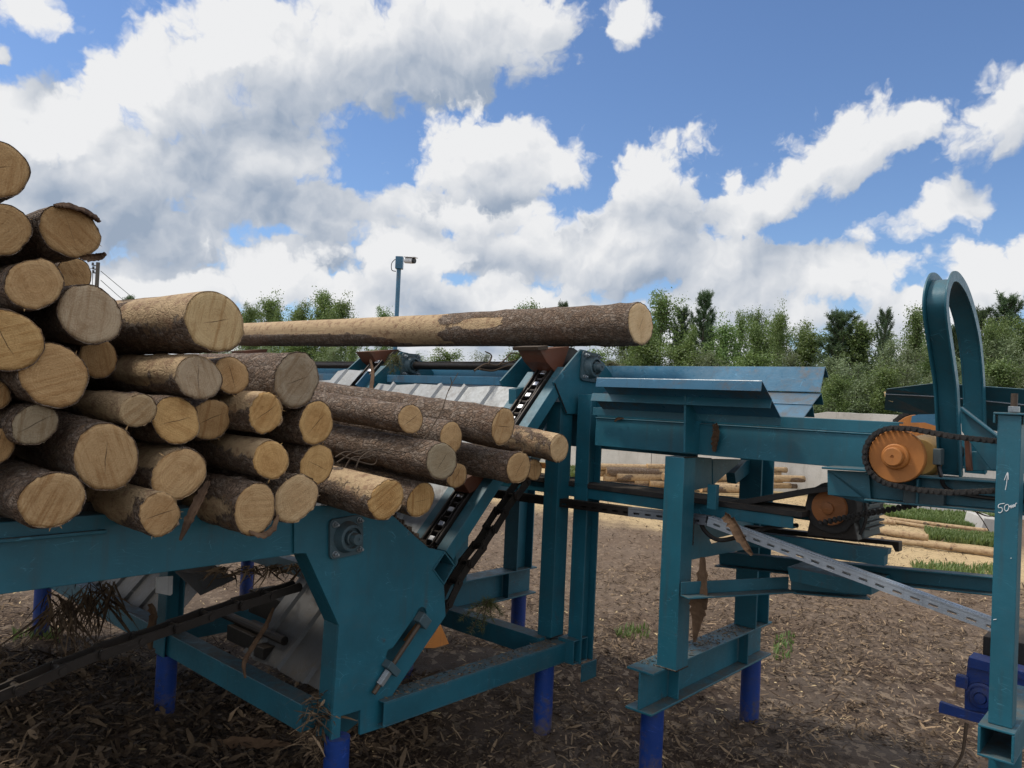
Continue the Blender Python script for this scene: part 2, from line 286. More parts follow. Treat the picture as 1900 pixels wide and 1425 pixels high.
M['willow'] = m_leaf('willow_leaves', (.125, .175, .085), (.185, .235, .125), (.30, .34, .20))
M['pine'] = m_leaf('pine_needles', (.038, .078, .042), (.066, .112, .058), (.11, .15, .075))
M['fir'] = m_leaf('fir_twig_needles', (.06, .075, .025), (.10, .105, .04), (.15, .13, .05))
M['grass'] = m_leaf('grass_blades', (.090, .150, .040), (.14, .21, .06), (.24, .27, .11))
M['trunk'] = simple('tree_bark', (.11, .09, .075), .9)

# ------------------------------------------------------------------ mesh builders
def tag(o, label=None, cat=None, group=None, kind=None):
    for k, v in (('label', label), ('category', cat), ('group', group), ('kind', kind)):
        if v: o[k] = v
    return o
def thing(name, at, label, cat, group=None):
    o = bpy.data.objects.new(name, None); COL.objects.link(o); o.location = at; o.empty_display_size = .1
    return tag(o, label, cat, group)
class MB:
    def __init__(s): s.v = []; s.f = []
    def add(s, vs, fs):
        b = len(s.v); s.v += [Vector(q) for q in vs]; s.f += [tuple(b+i for i in f) for f in fs]; return s
    def prism(s, pts, vec):
        n = len(pts); pts = [Vector(q) for q in pts]; nrm = Vector((0, 0, 0))
        for i in range(n): nrm += (pts[i]-pts[0]).cross(pts[(i+1) % n]-pts[0])
        if nrm.dot(vec) > 0: pts.reverse()
        return s.add(pts+[q+vec for q in pts], [tuple(range(n)), tuple(range(2*n-1, n-1, -1))]+[(i, i+n, (i+1) % n+n, (i+1) % n) for i in range(n)])
    def plate(s, outer, holes, vec):
        bm = bmesh.new(); es = []
        for lp in [outer]+holes:
            vs = [bm.verts.new(q) for q in lp]; es += [bm.edges.new((vs[i], vs[(i+1) % len(vs)])) for i in range(len(vs))]
        bmesh.ops.triangle_fill(bm, use_beauty=True, use_dissolve=False, edges=es)
        r = bmesh.ops.extrude_face_region(bm, geom=bm.faces[:]); bmesh.ops.translate(bm, vec=vec, verts=[g for g in r['geom'] if isinstance(g, bmesh.types.BMVert)])
        bmesh.ops.recalc_face_normals(bm, faces=bm.faces); bm.verts.index_update()
        s.add([q.co.copy() for q in bm.verts], [tuple(q.index for q in f.verts) for f in bm.faces]); bm.free(); return s
    def obox(s, p, a, b, c):
        """box from corner p along three edge vectors"""
        p = Vector(p); return s.prism([p, p+a, p+a+b, p+b], c)
    def box(s, c0, c1, l0, l1, z0, z1): return s.obox(W(c0, l0, z0), CV*(c1-c0), LV*(l1-l0), ZV*(z1-z0))
    def beam(s, p0, p1, prof='box', w=.1, h=.1, t=.008, up=ZV, flip=1):
        p0 = Vector(p0); p1 = Vector(p1); a = (p1-p0); ax = a.normalized(); sd = ax.cross(up).normalized()*flip; u = sd.cross(ax).normalized()*flip
        u = u if u.dot(up) > 0 else -u
        def rc(x0, x1, y0, y1): s.obox(p0+sd*x0+u*y0, sd*(x1-x0), u*(y1-y0), a)
        if prof == 'box': rc(-w/2, w/2, -h/2, h/2)
        elif prof == 'tube': rc(-w/2, w/2, h/2-t, h/2); rc(-w/2, w/2, -h/2, -h/2+t); rc(-w/2, -w/2+t, -h/2+t, h/2-t); rc(w/2-t, w/2, -h/2+t, h/2-t)
        elif prof == 'I': rc(-w/2, w/2, h/2-t, h/2); rc(-w/2, w/2, -h/2, -h/2+t); rc(-t*.4, t*.4, -h/2+t, h/2-t)
        elif prof == 'H': rc(-w/2, -w/2+t, -h/2, h/2); rc(w/2-t, w/2, -h/2, h/2); rc(-w/2+t, w/2-t, -t*.4, t*.4)
        elif prof == 'U': rc(-w/2, w/2, h/2-t, h/2); rc(-w/2, w/2, -h/2, -h/2+t); rc(-w/2, -w/2+t, -h/2+t, h/2-t)
        elif prof == 'L': rc(-w/2, w/2, -h/2, -h/2+t); rc(-w/2, -w/2+t, -h/2+t, h/2)
        return s
    def cyl(s, p0, p1, r0, r1=None, n=20, cap=True):
        p0 = Vector(p0); p1 = Vector(p1); r1 = r0 if r1 is None else r1; ax = (p1-p0).normalized(); x = ax.orthogonal().normalized(); y = ax.cross(x)
        vs = []
        for p, r in ((p0, r0), (p1, r1)):
            for i in range(n): q = 2*math.pi*i/n; vs.append(p+x*(math.cos(q)*r)+y*(math.sin(q)*r))
        fs = [(i, (i+1) % n, (i+1) % n+n, i+n) for i in range(n)]
        if cap: fs += [tuple(range(n-1, -1, -1)), tuple(range(n, 2*n))]
        return s.add(vs, fs)
    def lathe(s, p, ax, prof, n=32):
        """prof: list of (distance along axis, radius)"""
        p = Vector(p); ax = Vector(ax).normalized(); x = ax.orthogonal().normalized(); y = ax.cross(x); vs = []
        for h, r in prof:
            for i in range(n): q = 2*math.pi*i/n; vs.append(p+ax*h+x*(math.cos(q)*r)+y*(math.sin(q)*r))
        fs = []
        for k in range(len(prof)-1):
            for i in range(n): j = (i+1) % n; fs.append((k*n+i, k*n+j, k*n+n+j, k*n+n+i))
        fs += [tuple(range(n-1, -1, -1)), tuple(range((len(prof)-1)*n, len(prof)*n))]
        return s.add(vs, fs)
    def path(s, pts, r, n=8, taper=None, cap=True):
        pts = [Vector(q) for q in pts]; vs = []; k = len(pts); x = None
        for i, q in enumerate(pts):
            d = (pts[min(i+1, k-1)]-pts[max(i-1, 0)]).normalized()
            x = (d.orthogonal() if x is None else x-d*x.dot(d)).normalized(); y = d.cross(x); rr = r*(1 if taper is None else 1+(taper-1)*i/(k-1))
            for j in range(n): a = 2*math.pi*j/n; vs.append(q+x*(math.cos(a)*rr)+y*(math.sin(a)*rr))
        fs = []
        for i in range(k-1):
            for j in range(n): jj = (j+1) % n; fs.append((i*n+j, i*n+jj, i*n+n+jj, i*n+n+j))
        if cap: fs += [tuple(range(n-1, -1, -1)), tuple(range((k-1)*n, k*n))]
        return s.add(vs, fs)
    def chain(s, pts, pitch, axis, half=.028, bar=.032, th=.008, pinr=.011, holes=True):
        """link chain along a path: twin side bars and cross pins, axis = pin direction"""
        P = resample(pts, pitch); axis = Vector(axis).normalized()
        for i in range(len(P)-1):
            a, b = P[i], P[i+1]; d = (b-a).normalized(); u = axis.cross(d).normalized(); o = th if i % 2 else 0
            for sg in (-1, 1):
                q = a+axis*(sg*(half+o)); e = bar*.5; ov = e*.8
                pts8 = [q-d*ov+u*e*.45, q-d*ov*.4+u*e, q+(b-a)*.35+u*e*.88, q+(b-a)*.65+u*e*.88, q+(b-a)+d*ov*.4+u*e, q+(b-a)+d*ov+u*e*.45,
                        q+(b-a)+d*ov-u*e*.45, q+(b-a)+d*ov*.4-u*e, q+(b-a)*.65-u*e*.88, q+(b-a)*.35-u*e*.88, q-d*ov*.4-u*e, q-d*ov-u*e*.45]
                s.prism(pts8, axis*(sg*th*.9))
            s.cyl(a-axis*(half+2*th+.004), a+axis*(half+2*th+.004), pinr, n=10)
        return s
    def build(s, name, mt, parent=None, bevel=0.0, smooth=False, tone=None):
        me = bpy.data.meshes.new(name); o0 = parent
        off = Vector((0, 0, 0)); q = parent
        while q is not None: off += q.location; q = q.parent
        me.from_pydata([tuple(q-off) for q in s.v], [], s.f); me.update()
        ob = bpy.data.objects.new(name, me); COL.objects.link(ob); ob.data.materials.append(mt if not isinstance(mt, str) else M[mt])
        if parent is not None: ob.parent = parent
        if smooth:
            for p in me.polygons: p.use_smooth = True
            try: me.set_sharp_from_angle(angle=R_(38))
            except Exception: pass
        if bevel:
            b = ob.modifiers.new('edge', 'BEVEL'); b.width = bevel; b.segments = 2; b.limit_method = 'ANGLE'; b.angle_limit = R_(40); b.harden_normals = False
        return ob
def resample(pts, step):
    pts = [Vector(q) for q in pts]; out = [pts[0]]; acc = 0
    for a, b in zip(pts, pts[1:]):
        L = (b-a).length; d = step-acc
        while d <= L: out.append(a+(b-a)*(d/L)); d += step
        acc = (acc+L) % step
    return out
def spline(pts, n=8):
    pts = [Vector(q) for q in pts]; out = []
    for i in range(len(pts)-1):
        p0, p1, p2, p3 = pts[max(i-1, 0)], pts[i], pts[i+1], pts[min(i+2, len(pts)-1)]
        for k in range(n):
            t = k/n; out.append(.5*((2*p1)+(p2-p0)*t+(2*p0-5*p1+4*p2-p3)*t*t+(3*p1-p0-3*p2+p3)*t**3))
    out.append(pts[-1]); return out
def np_mesh(name, V, Fc, mt, tone=None, parent=None, at=None):
    me = bpy.data.meshes.new(name); nv = len(V); nf = len(Fc); k = Fc.shape[1]
    me.vertices.add(nv); me.vertices.foreach_set('co', np.asarray(V, np.float32).ravel())
    me.loops.add(nf*k); me.loops.foreach_set('vertex_index', np.asarray(Fc, np.int32).ravel())
    me.polygons.add(nf); me.polygons.foreach_set('loop_start', np.arange(0, nf*k, k, dtype=np.int32))
    me.update(calc_edges=True)
    if tone is not None:
        a = me.attributes.new('tone', 'FLOAT', 'POINT'); a.data.foreach_set('value', np.asarray(tone, np.float32))
    ob = bpy.data.objects.new(name, me); COL.objects.link(ob); me.materials.append(M[mt] if isinstance(mt, str) else mt)
    if parent is not None: ob.parent = parent
    if at is not None: ob.location = at
    return ob

# ------------------------------------------------------------------ ground
def g_height(x, y):
    h = .030*noise.noise((x*.6, y*.6, 1.3))+.022*noise.noise((x*2.3, y*2.3, 5.1))
    if y < 9: h += .016*noise.noise((x*7, y*7, 2))
    for (mx, my, r, a) in ((-2.0, 2.9, .7, .16), (-1.5, 2.45, .6, .15), (-2.7, 3.6, .9, .20), (-.65, 2.75, .30, .10), (1.75, 3.75, .45, .06), (2.3, 3.5, .6, .05), (-.1, 4.9, .8, .10), (.227, 3.876, .13, .05), (.680, 3.40, .14, .05), (1.342, 4.136, .14, .055), (-1.616, 3.772, .16, .06), (-2.90, 4.887, .18, .06)):
        q = ((x-mx)**2+(y-my)**2)/r**2
        if q < 6: h += a*math.exp(-q)
    return h
def m_ground():
    mt, t, p = mat('yard_ground'); v = objc(t); s = t.n('ShaderNodeSeparateXYZ', i_0=v)
    n = t.noise(v, .8, 6, .65); n2 = t.noise(v, 16, 6, .7); n3 = t.noise(v, 75, 5, .75); ch = t.voro(t.vm('ADD', t.vm('MULTIPLY', v, (1, .45, 1)), t.vm('SCALE', t.noise(v, 9, 3, .6, out=1), sc=.12)), 34, 'F1', out=1); chs = t.n('ShaderNodeSeparateColor', i_0=ch).outputs[0]
    col = t.mix(t.mr(n2, .3, .7), (.034, .021, .014), (.100, .066, .045)); col = t.mix(t.m('MULTIPLY', t.mr(n, .40, .62), .65), col, (.125, .103, .085))
    col = t.mix(t.m('MULTIPLY', t.mr(chs, .80, .86), .50), col, (.30, .23, .165)); col = t.mix(t.m('MULTIPLY', t.mr(n3, .58, .68), .6), col, (.022, .016, .012))
    # trodden lighter dirt farther into the yard, yellow sawdust by the belt, grassy verge along the wall
    far = t.mr(t.m('ADD', s.outputs[1], t.m('MULTIPLY', n, 2)), 5.6, 8.2, smooth=True); col = t.mix(t.m('MULTIPLY', far, .55), col, t.mix(n2, (.110, .076, .052), (.275, .200, .142)))
    u = t.m('ADD', t.m('MULTIPLY', s.outputs[0], .67), t.m('MULTIPLY', s.outputs[1], .743))
    sw = t.m('MULTIPLY', t.mr(t.m('ADD', u, t.m('MULTIPLY', n, 3.0)), 10.2, 11.6, smooth=True), t.mr(t.m('ADD', n2, t.m('MULTIPLY', n, .6)), .50, .75)); sw = t.m('MULTIPLY', sw, t.mr(s.outputs[0], 7.2, 6.2))
    col = t.mix(t.m('MULTIPLY', sw, .92), col, t.mix(t.m('ADD', t.m('MULTIPLY', n3, .6), t.m('MULTIPLY', n2, .5)), (.24, .16, .08), (.70, .54, .31)))
    gr = t.m('MULTIPLY', t.mr(u, 15.6, 17.2, smooth=True), t.mr(n, .30, .5)); col = t.mix(gr, col, t.mix(n2, (.04, .065, .018), (.085, .12, .035)))
    mt.node_tree.links.new(col, p.inputs['Base Color']); p.inputs['Roughness'].default_value = .95; p.inputs['Specular IOR Level'].default_value = .2
    bump(t, p, t.m('ADD', t.m('ADD', n2, t.m('MULTIPLY', n3, .5)), t.m('MULTIPLY', chs, .5)), .8, .02); return mt
M['ground'] = m_ground()
def axis_steps(lo, hi, fine_lo, fine_hi, fs):
    a = list(np.arange(fine_lo, fine_hi, fs)); d = fs; x = fine_lo; L = []
    while x > lo: d *= 1.22; x -= d; L.append(x)
    d = fs; x = a[-1]; R = []
    while x < hi: d *= 1.22; x += d; R.append(x)
    return L[::-1]+a+R
xs = axis_steps(-400, 400, -4, 6, .06); ys = axis_steps(-60, 600, .5, 9, .06)
V = [(x, y, g_height(x, y)) for y in ys for x in xs]; nx = len(xs)
Fq = np.array([(j*nx+i, j*nx+i+1, (j+1)*nx+i+1, (j+1)*nx+i) for j in range(len(ys)-1) for i in range(nx-1)])
g = np_mesh('ground', np.array(V), Fq, 'ground'); g['kind'] = 'structure'
for p in g.data.polygons: p.use_smooth = True

def chips(n, seed, area, ln, wd_, tones, name, mt, lift=.012, tilt=.45, bend=.25, label=None):
    """loose flakes lying on the ground: bent strips of two quads with real thickness edges"""
    r = np.random.RandomState(seed); P = np.array([area(r) for _ in range(n)]); Z = np.array([g_height(x, y) for x, y in P])
    yaw = r.rand(n)*np.pi; pt = (r.rand(n)-.5)*2*tilt; L = ln[0]+(ln[1]-ln[0])*r.rand(n)**2.6; Wd = wd_[0]+(wd_[1]-wd_[0])*r.rand(n)**1.8; rl = (r.rand(n)-.5)*1.2
    d = np.stack([np.cos(yaw)*np.cos(pt), np.sin(yaw)*np.cos(pt), np.sin(pt)], 1); sd = np.stack([-np.sin(yaw)*np.cos(rl), np.cos(yaw)*np.cos(rl), np.sin(rl)], 1); up = np.cross(d, sd)
    C0 = np.stack([P[:, 0], P[:, 1], Z+lift*(.3+r.rand(n))+np.abs(np.sin(pt))*L*.4], 1); b = (r.rand(n)-.2)*bend
    V = []
    for k, a in enumerate((-1, 0, 1)):
        mid = C0+d*(L*.5*a)[:, None]-up*(b*L*abs(a)*.5)[:, None]; w = Wd*(.5 if a == 0 else .22)
        V += [mid-sd*w[:, None], mid+sd*w[:, None]]
    V = np.stack(V, 1).reshape(-1, 3); base = np.arange(n)[:, None]*6
    Fc = np.concatenate([base+np.array([0, 1, 3, 2]), base+np.array([2, 3, 5, 4])], 0)
    tn = np.repeat(tones[0]+(tones[1]-tones[0])*r.rand(n)**tones[2], 6); return tag(np_mesh(name, V, Fc, mt, tn), label, None, None, 'stuff')
def area_near(r):
    while 1:
        y = 1.9+6.5*r.rand()**1.5; x = (r.rand()*1.5-.75)*y
        if noise.noise((x*.9, y*.9, 4))+.6*noise.noise((x*3.1, y*3.1, 9)) > -.45+.7*r.rand()-(.35 if y < 4.2 else 0): return x, y
def area_left(r):
    while 1:
        x = -3.3+3.0*r.rand(); y = 1.9+2.6*r.rand()
        if abs(x) < .78*y: return x, y
def area_mid(r): y = 5+10*r.rand()**1.3; return (-.1+r.rand()*.7)*y, y
tag(chips(70000, 3, area_near, (.010, .095), (.003, .017), (0, 1.0, 2.3), 'bark_litter', 'litter'), 'brown bark chips and splinters strewn over the yard', 'bark chips')
tag(chips(8000, 4, area_left, (.02, .14), (.006, .034), (0, .7, 2.4), 'bark_litter', 'litter', lift=.035, tilt=.55, bend=.6), 'long dark bark shreds heaped below the log deck', 'bark shreds')
tag(chips(16000, 5, area_mid, (.012, .09), (.005, .016), (0, 1.0, 2.3), 'bark_litter', 'litter', lift=.015), 'loose bark pieces over the far trodden yard', 'bark pieces')
def area_pale(r): y = 2.4+6*r.rand(); return (r.rand()*1.5-.75)*y, y
tag(chips(900, 6, area_pale, (.012, .06), (.004, .012), (.3, 1.0, .8), 'wood_chips', 'sawdust', lift=.02), 'pale fresh wood chips scattered over the dark litter', 'wood chips')

# ------------------------------------------------------------------ logs
TAN = (.51, .345, .180); GOLD = (.55, .355, .155); GREY = (.41, .325, .225); PALE = (.62, .45, .26); BROWN = (.42, .275, .135)
def make_log(E, D, Rr, length, label, group, tint=TAN, strip=.25, seed=0, taper=.10, stripfn=None, fray=.5, ns=44, rough=1.0, name='log', oval=.07, far_end=True):
    E = Vector(E); D = Vector(D).normalized(); rr = random.Random(seed*13+5); z = -D
    x = ZV.cross(z).normalized(); y = z.cross(x); mw = Matrix((x, y, z)).transposed().to_4x4(); mw.translation = E
    nl = 46; ss = [0, .004, .012]+[length*(k/nl)**1.45+.012 for k in range(1, nl+1)]
    vs = []; st = []; ph = rr.random()*6.28; so = rr.random()*90; bt = Rr*.055; kn = [(rr.random()*6.28, .1+rr.random()**1.3*min(length, 2.6)) for _ in range(7)]
    for k, s_ in enumerate(ss):
        cx = .035*Rr*math.sin(s_*1.1+so); cy = .05*Rr*math.sin(s_*.9+so*2)
        if s_ < .02: cx = cy = 0
        for i in range(ns):
            a = 2*math.pi*i/ns; ca, sa = math.cos(a), math.sin(a); px, py = ca*Rr, sa*Rr
            q = stripfn(a, s_) if stripfn else (strip*1.1-.05+.9*(noise.noise((px*7+so, py*7, s_*2.2+seed))))+.12*noise.noise((px*30, py*30+so, s_*14))
            if strip > .5 and not stripfn: q += .34*sa-.12
            q = min(1, max(0, q)); base = Rr*(1-taper*s_/max(length, .1))*(1+oval*math.sin(2*a+ph)+.035*noise.noise((px*5+so, py*5, s_*1.5)))
            bk = bt*(.55+1.1*noise.noise((px*22+so, py*22, s_*11)))+bt*.8*noise.noise((px*60, py*60+so, s_*34)); f = 1 if q < .5 else 0
            r = base*.955+(bk*rough+.02*Rr)*f*1.0+(.012*Rr*noise.noise((px*30, py*30, s_*6)) if not f else 0)
            for ak, sk in kn:
                if abs(s_-sk) < .06:
                    da = (a-ak+math.pi) % (2*math.pi)-math.pi; e_ = ((da*Rr)**2+(s_-sk)**2)/.00035
                    if e_ < 6: r += .009*math.exp(-e_); q = q*(1-.9*math.exp(-e_*.6))
            if k <= 1: r -= bt*.10
            zz = -s_+(fray*.010*noise.noise((a*5, so, 1))+fray*.006*noise.noise((a*17, so, 3)) if k < 2 else 0)
            vs.append((cx+r*ca, cy+r*sa, zz)); st.append(q)
    n0 = len(vs); fs = []
    for k in range(len(ss)-1):
        for i in range(ns): j = (i+1) % ns; fs.append((k*ns+i, k*ns+ns+i, k*ns+ns+j, k*ns+j))
    ce = .93
    for i in range(ns): q = Vector(vs[i]); vs.append((q.x*ce, q.y*ce, -.004)); st.append(1 if stripfn is None else 1)
    for i in range(ns): j = (i+1) % ns; fs.append((i, j, n0+j, n0+i))
    fs.append(tuple(n0+i for i in range(ns))); fs.append(tuple((len(ss)-1)*ns+i for i in range(ns-1, -1, -1)))
    me = bpy.data.meshes.new(name); me.from_pydata(vs, [], fs); a_ = me.attributes.new('strip', 'FLOAT', 'POINT'); a_.data.foreach_set('value', st)
    for p in me.polygons[:len(ss)*ns-ns]: p.use_smooth = True
    me.materials.append(M['bark']); ob = bpy.data.objects.new(name, me); COL.objects.link(ob); ob.matrix_world = mw; tag(ob, label, 'log', group)
    # sawn face: slightly dished disc standing 2 mm proud of the bark tube, ragged lip
    rings = 9; cv = [(0, 0, .002)]; cf = []
    for k in range(1, rings+1):
        fr = k/rings
        for i in range(ns):
            q = Vector(vs[i]); a = 2*math.pi*i/ns; e = 0.0
            if k == rings: e = fray*.010*noise.noise((a*9, so, 8))+fray*.016*max(0, noise.noise((a*13, so, 4)))
            cv.append((q.x*.965*fr*(1+e*4*(k == rings)), q.y*.965*fr*(1+e*4*(k == rings)), .002+.0016*noise.noise((q.x*fr*60, q.y*fr*60, so))-(.003 if k == rings else 0)))
    for i in range(ns): cf.append((0, 1+i, 1+(i+1) % ns))
    for k in range(rings-1):
        for i in range(ns): j = (i+1) % ns; cf.append((1+k*ns+i, 1+k*ns+ns+i, 1+k*ns+ns+j, 1+k*ns+j))
    b = 1+(rings-1)*ns
    for i in range(ns): q = cv[b+i]; cv.append((q[0]*.96, q[1]*.96, -.012))
    for i in range(ns): j = (i+1) % ns; cf.append((b+i, b+ns+i, b+ns+j, b+j))
    # splinters and torn fibres round the cut
    nb = int(5*fray)
    for _ in range(nb):
        a = rr.random()*6.28; i = int(a/6.2832*ns) % ns; q = Vector(vs[i]); w = .0012+.0025*rr.random(); ln = .005+.015*rr.random()**2; o = Vector((q.x, q.y, 0)).normalized(); tg = Vector((-o.y, o.x, 0)); k0 = len(cv); b0 = Vector((q.x*.97, q.y*.97, -.004)); tip = b0+o*ln*(.3+.9*rr.random())+Vector((0, 0, ln*(rr.random()*1.0-.2)))+tg*(rr.random()-.5)*ln
        for q2 in (b0-tg*w, b0+tg*w, tip, b0-o*.004+Vector((0, 0, -.003))): cv.append(tuple(q2))
        cf += [(k0, k0+1, k0+2), (k0+1, k0+3, k0+2), (k0+3, k0, k0+2)]
    mc = bpy.data.meshes.new('cut_end'); mc.from_pydata(cv, [], cf); mc.materials.append(M['cut'])
    for p in mc.polygons[:ns*rings]: p.use_smooth = True
    c = bpy.data.objects.new('cut_end', mc); COL.objects.link(c); c.parent = ob; k = .88+.30*rr.random(); c.color = tuple(min(1, q*k) for q in tint)+(1,)
    return ob
GRP = 'logs piled on the log deck'
# x, y, vertical radius (photo px), distance of the cut in front of the side plate, vanishing point of the axis, colour, stripped share, fray, label
LOGS = [
 (-15,313,59,.16,None,BROWN,.1,.2,'topmost log at the upper left, cut by the photo edge with blue sky around it'),
 (2,426,50,.17,None,BROWN,.1,.3,'dark end log below the topmost one, cut by the left photo edge'),
 (130,429,50,.14,(-636,640),BROWN,.05,.5,'upper log with a rim of bark and a bark flap sticking out to its right'),
 (65,527,49,.22,None,TAN,.15,.6,'log with Y shaped heart crack below the log with the bark flap'),
 (136,512,33,-.25,None,BROWN,.1,.2,'recessed log end half hidden right of the log with the Y shaped crack'),
 (168,585,55,.20,(-400,560),GREY,.0,.4,'grey sawn log with fine diagonal saw lines, left of the biggest log'),
 (400,596,60,.24,(-950,712),(.50,.37,.20),.55,.3,'biggest log on top of the pile, pale upper side, green smear on its end'),
 (10,631,61,.24,None,GOLD,.1,.2,'large golden round log end at the left photo edge in mid pile'),
 (100,697,60,.23,None,BROWN,.05,.4,'large brown log end with dark streaks under the golden round one'),
 (183,665,36,-.02,None,BROWN,.1,.2,'small log end tucked between the streaky brown end and the biggest log'),
 (369,700,44,.22,None,GREY,.55,.3,'long log with clean round greyish end directly under the biggest log'),
 (430,696,36,.10,None,TAN,.2,.2,'small tan log end squeezed between two grey ended logs under the biggest log'),
 (551,705,50,.20,None,(.38,.31,.22),.0,.5,'thick barked log with wide grey end, right end of the upper rows'),
 (-18,732,32,.12,None,BROWN,.1,.2,'sliver of a log end at the left edge beside the streaky brown end'),
 (66,788,39,.20,None,(.33,.275,.19),.0,.6,'small dirty grey log end low in the left of the pile'),
 (256,762,33,.24,None,(.40,.31,.19),.55,.8,'thin half peeled log with frayed end lying across the middle of the pile'),
 (327,781,45,.18,None,GOLD,.15,.7,'orange tinted log end under the long greyish ended log'),
 (391,778,40,.10,None,BROWN,.1,.3,'shadowed smooth log end right of the orange tinted one'),
 (493,765,38,.23,None,GOLD,.55,1.4,'peeled log with torn fringe of fibres under the wide grey end'),
 (587,785,39,.20,None,GOLD,.1,.3,'golden log end with bold slanting saw lines below the wide grey end'),
 (-8,828,33,.14,None,BROWN,.1,.3,'narrow log end at the left edge beside the dirty grey end'),
 (198,847,60,.24,(-520,620),TAN,.15,.8,'big shaggy barked log with round orange end, lower left of the pile'),
 (333,880,51,.19,None,TAN,.35,.5,'tan log with horizontal saw lines right of the shaggy barked log'),
 (504,853,38,.25,None,GOLD,.55,.9,'half peeled log with frayed bright end above the bottom row'),
 (588,864,38,.19,None,GOLD,.1,.4,'round golden end beside the half peeled log in the second row'),
 (98,928,55,.27,None,TAN,.05,.6,'thick log at the left of the bottom row with shaggy grey bark'),
 (297,953,41,.27,None,TAN,.55,.9,'bottom row log with peeled pale patch resting over the teal beam'),
 (474,945,46,.27,None,TAN,.3,.5,'bottom row log with bark flap hanging below its right side'),
 (550,925,46,.20,None,PALE,.25,1.3,'bottom row log with pale broken white edge beside the bark flap log'),
 (762,778,29,.20,(-636,545),TAN,.03,.3,'barked spruce log with small clean end, highest on the incline'),
 (934,791,33,.36,(-636,525),TAN,.25,.2,'long barked log with peeled notch by its end on the incline'),
 (837,813,30,.22,(-636,560),TAN,.05,.3,'log end half hidden behind the grey ended log on the incline'),
 (820,855,37,.34,(-636,580),(.38,.32,.22),.12,.4,'long barked log with dull grey end draped with dry twigs'),
 (1038,831,28,.38,(-636,500),PALE,.62,.2,'short looking mostly peeled log farthest right on the incline'),
 (963,868,32,.36,(-636,550),TAN,.22,.3,'glossy dark barked log crossing the chain on the incline'),
 (991,872,21,.26,None,TAN,.1,.2,'small log end tucked right behind the glossy dark barked log'),
 (848,882,25,.20,(-636,600),TAN,.1,.3,'small log end below the grey twig draped log'),
 (718,926,40,.31,(-636,560),GOLD,.62,1.2,'peeled yellow log with rough end above the square bearing'),
 (781,928,33,.24,(-636,520),GOLD,.35,.3,'barked log with round golden end beside the peeled yellow log'),
]
for i, (px, py, ry, le, vp, tint, sp, fr, lab) in enumerate(LOGS):
    E = onl(px, py, le); D = ray(*(vp or (-636, 668)))
    Rr = ry/F*(E-EV).dot(fw)*1.0
    make_log(E, D, Rr, 3.6+.5*rng.random(), lab, GRP, tint, sp, seed=i+1, fray=fr, taper=.06+.1*rng.random())
for k, (c, z) in enumerate([(-1.45,1.42),(-1.68,1.44),(-1.92,1.42),(-2.16,1.44),(-1.55,1.65),(-1.80,1.66),(-2.05,1.65),(-2.28,1.66),(-1.66,1.88),(-1.92,1.88),(-2.17,1.87),(-1.78,2.09),(-2.04,2.1),(-1.90,2.3),(-2.42,1.43),(-2.66,1.44),(-2.52,1.64),(-2.42,1.86),(-2.30,2.08)]):  # unseen logs added left of frame to shade the space under the deck
    make_log(W(c, .2, z), -LV, .115, 3.6, 'unseen log added past the left end of the pile to shade the deck', 'unseen logs added to shade the deck', TAN, .1, seed=120+k, ns=20)
# fill logs that lie behind and hold up the pile are hidden; the long log riding on the flights:
E = onl(1189, 601, .30); D = ray(-640, 668)-Vector((0, 0, 0))
far = onc(450, 621, loc(E)[0]+.0); D = (far-E).normalized()
def topstrip(a, s):
    up = math.sin(a); x, y = math.cos(a)*.8, math.sin(a)*.8; n = noise.noise((x*2, y*2, s*1.6))*.5+noise.noise((x*6, y*6, s*5))*.30+noise.noise((x*15, y*15, s*13))*.18
    q = (s-1.40)*3.0+n*1.0
    if s > 1.3: q = min(q, (up+.72-max(0, min(.55, (s-1.7)*.9)))*1.8+n*.9+.15)
    q = max(q, 1-(((s-1.03)/.20)**2+((up-.22)/.33)**2)+n*1.3)
    return .5+q*1.2
make_log(E, D, 41/F*(E-EV).dot(fw), 5.6, 'long half peeled log riding on the orange flights at the top of the incline', 'logs on the incline head', PALE, .5, seed=77, stripfn=topstrip, fray=.3, taper=.14, ns=56)

# ------------------------------------------------------------------ log deck with inclined chain elevator (one welded machine)
ET = R_(47.0); CE, SE = math.cos(ET), math.sin(ET)
def I(u, l, v): return W(.637+u*CE-v*SE, l, 1.048+u*SE+v*CE)
EVEC = CV*CE+ZV*SE; NVEC = -CV*SE+ZV*CE
deck = thing('log_elevator', W(.75, -.8, 0), 'teal log deck with inclined chains and square bearings carrying the log pile', 'conveyor')
def part(name, mb, mt, bev=.0022, smooth=False, parent=None): return mb.build(name, mt, parent or deck, bev, smooth)
slot = [(789,1129),(792,1137),(789,1148),(760,1196),(731,1231),(721,1229),(716,1218),(720,1206),(729,1202),(768,1147),(776,1131),(783,1126)]
side = [(546,940),(700,936),(735,962),(770,995),(796,1017),(826,1023),(803,1057),(824,1086),(827,1143),(714,1311),(711,1350),(668,1364),(669,1318),(633,1329),(631,1378),(614,1383),(629,1161),(568,1027),(546,1027)]
part('side_plate', MB().plate(PL(side, .012), [PL(slot, .012)], -LV*.014), 'teal_plate', .0015)
mb = MB(); a = PL([(629,1161),(568,1027)], -.003); b = PL([(614,1383),(629,1161)], -.003)
for q in (a, b): mb.prism([q[0], q[1], q[1]-LV*.10, q[0]-LV*.10], CV*.010)
part('inner_flange', mb, 'teal')
mb = MB().plate(PL([(540,1000),(640,960),(700,960),(735,985),(800,1030),(800,1140),(690,1320),(629,1370),(629,1161),(575,1040)], -.26), [], -LV*.012); part('inner_side_plate', mb, 'teal')
mb = MB(); c0, c1 = loc(onl(555, 1027, .0))[0], -2.9
